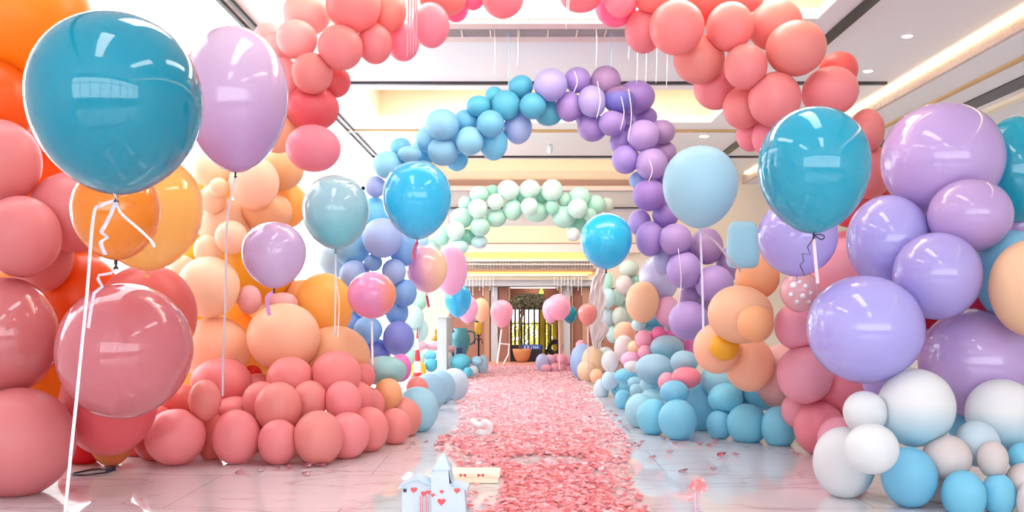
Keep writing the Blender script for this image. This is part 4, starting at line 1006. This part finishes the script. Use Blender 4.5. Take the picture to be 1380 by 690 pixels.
for u in (566.5, 569.5, 574.5, 577): box(bm, hx(u)-.002, hx(u)+.002, Yh-.008, Yh-.003, .002, hz(668))
obj('trim_line', bm, M_heart, t)
# cream flat box
q0, q1 = FL(612, 655), FL(668, 655)
t = thing('flat_box', FL(640, 655), 'cream flat box with red bows lying between toy house and petals', 'box')
Yb = FL(640, 652).y
obj('tray', bevel(boxes(((610-U0)*Yb/F, (672-U0)*Yb/F, Yb, Yb+.22, .002, .05)), .006), M_cream, t)
obj('lid', bevel(boxes(((608-U0)*Yb/F, (674-U0)*Yb/F, Yb-.012, Yb+.232, .05, .085)), .006), M_cream, t)
for u in (624, 648):
    x = (u-U0)*Yb/F; bm = bmesh.new()
    for s in (-1, 1):
        vs_ = [bm.verts.new((x, Yb-.02, .07)), bm.verts.new((x+s*.025, Yb-.026, .085)), bm.verts.new((x+s*.025, Yb-.026, .055))]; f = bm.faces.new(vs_)
    bmesh.ops.solidify(bm, geom=list(bm.faces), thickness=.006); obj('bow', bm, M_heart, t)
# pink card sheet with strewn bits omitted; blossom sprig
c = FL(939, 694)
t = thing('blossom_sprig', c, 'pink blossom sprig on two pale stems rising from the marble', 'flower')
Ys = c.y
for u0, u1 in ((936,937),(943,942)):
    bm = bmesh.new(); tube(bm, [P(u0, 694, Ys), P(u1, 662, Ys)], .006, 8); obj('stem', bm, plain('pink_stem', (232, 190, 214), .4), t, True)
bm = bmesh.new()
for k, (u, v) in enumerate(((932,657),(938,649),(944,647),(948,655),(941,660),(950,658),(930,671),(929,668),(936,655),(945,652),(943,658),(934,652))):
    q = P(u, v, Ys+rng.uniform(-.03,.03)); n = Vector((rng.uniform(-.6,.6), -1, rng.uniform(0,.8))).normalized()
    rr = Vector((0,0,1)).rotation_difference(n).to_matrix()
    for j in range(3):
        ps = petal_shape(.016, k*3+j); rot = Matrix.Rotation(j*2.1, 3, 'Z'); vs_ = [bm.verts.new(q+rr@(rot@(p+Vector((.009,0,0))))) for p in ps]
        for i in range(8): bm.faces.new((vs_[0], vs_[1+i], vs_[1+(i+1)%8]))
obj('blossom', bm, M_petal, t, True)
# black cable loop by the coral wall
c = FL(149, 635); t = thing('cable', c, 'black cable loop with a plug on the marble under the coral wall', 'cable')
bm = bmesh.new(); tube(bm, smooth_path([FL(148,634,.012), FL(135,632,.012), FL(112,635,.012), FL(97,639,.012), FL(112,640,.012), FL(133,638,.012), FL(147,636,.012)]), .008, 8); obj('cord', bm, M_black, t, True)
bm = boxes((c.x-.02, c.x+.025, c.y-.05, c.y+.05, .001, .035)); obj('plug', bevel(bm, .006), plain('navy_plug', (26, 34, 66), .4), t, True)

# spot lamps added in the ceiling to brighten the dark portal
for i, x in enumerate((-1.2, .6, 2.4)):
    c = Vector((x, 17.4, ZC)); t = thing('added_spot', c, 'small added ceiling spot aimed at the end portal, %s from the window side' % ordinal(i+1), 'lamp', 'added spots before the portal')
    d = (Vector((x*.6, YE, 1.2))-c).normalized(); q = c+Vector((0, 0, -.1))
    bm = bmesh.new(); lathe(bm, [(.0,-.08),(.05,-.08),(.055,.06),(.05,.07),(.045,.02),(0,.02)], 16, q, d); tube(bm, [c, q], .012, 6); obj('housing', bm, M_white, t, True)
    ld = bpy.data.lights.new('added_spot_lamp', 'SPOT'); ld.energy = 70; ld.color = (1, .93, .84); ld.spot_size = 1.1; ld.spot_blend = .6; ld.shadow_soft_size = .045
    lo = bpy.data.objects.new('added_spot_lamp', ld); COL.objects.link(lo); lo.location = q+d*.09; lo.rotation_euler = d.to_track_quat('-Z', 'Y').to_euler(); lo.parent = t; lo.matrix_parent_inverse = Matrix.Translation(-t.location)
# lamp added in the vestibule to brighten the dark doorway
c = Vector(((px0+px1)/2, YE+.55, pzt+.2)); t = thing('ceiling_downlight', c, 'added round lamp in the vestibule ceiling behind the olive tree', 'lamp')
bm = bmesh.new(); lathe(bm, [(0, -.05), (.09, -.045), (.12, -.02), (.12, -.001), (0, -.001)], 20, c); obj('lens', bm, glow('added_vestibule_lens', (255, 236, 210), 25), t, True)
bm = bmesh.new(); lathe(bm, [(.121, -.03), (.135, -.02), (.135, -.001), (.121, -.001)], 20, c); obj('rim', bm, M_white, t, True)

for side, u0, n, w in (('window side', 628, 9, 'aqua'), ('drape side', 747, 9, 'drape')):
    for i in range(n):
        u = u0+i*4.6; Y = YE-.62; x = (u-U0)*Y/F; z1 = ez(373.2); z0 = z1-.2-.12*((i*7) % 3)
        bm = bmesh.new(); tube(bm, [(x, Y, z1-.001), (x, Y, z0)], .008, 6); lathe(bm, [(0, -.02), (.016, -.008), (.012, .008), (0, .012)], 8, (x, Y, z0))
        tag(obj('hanging_rod', bm, M_white, None, True), 'slim white rod hanging from the portal ledge, %s of nine on the %s' % (ordinal(i+1), side), 'ornament', 'white rods hanging on the '+side)
trim(boxes((ex(624), ex(790), YE-.66, YE-.5, ez(373.2), ez(370.5))), M_cream)
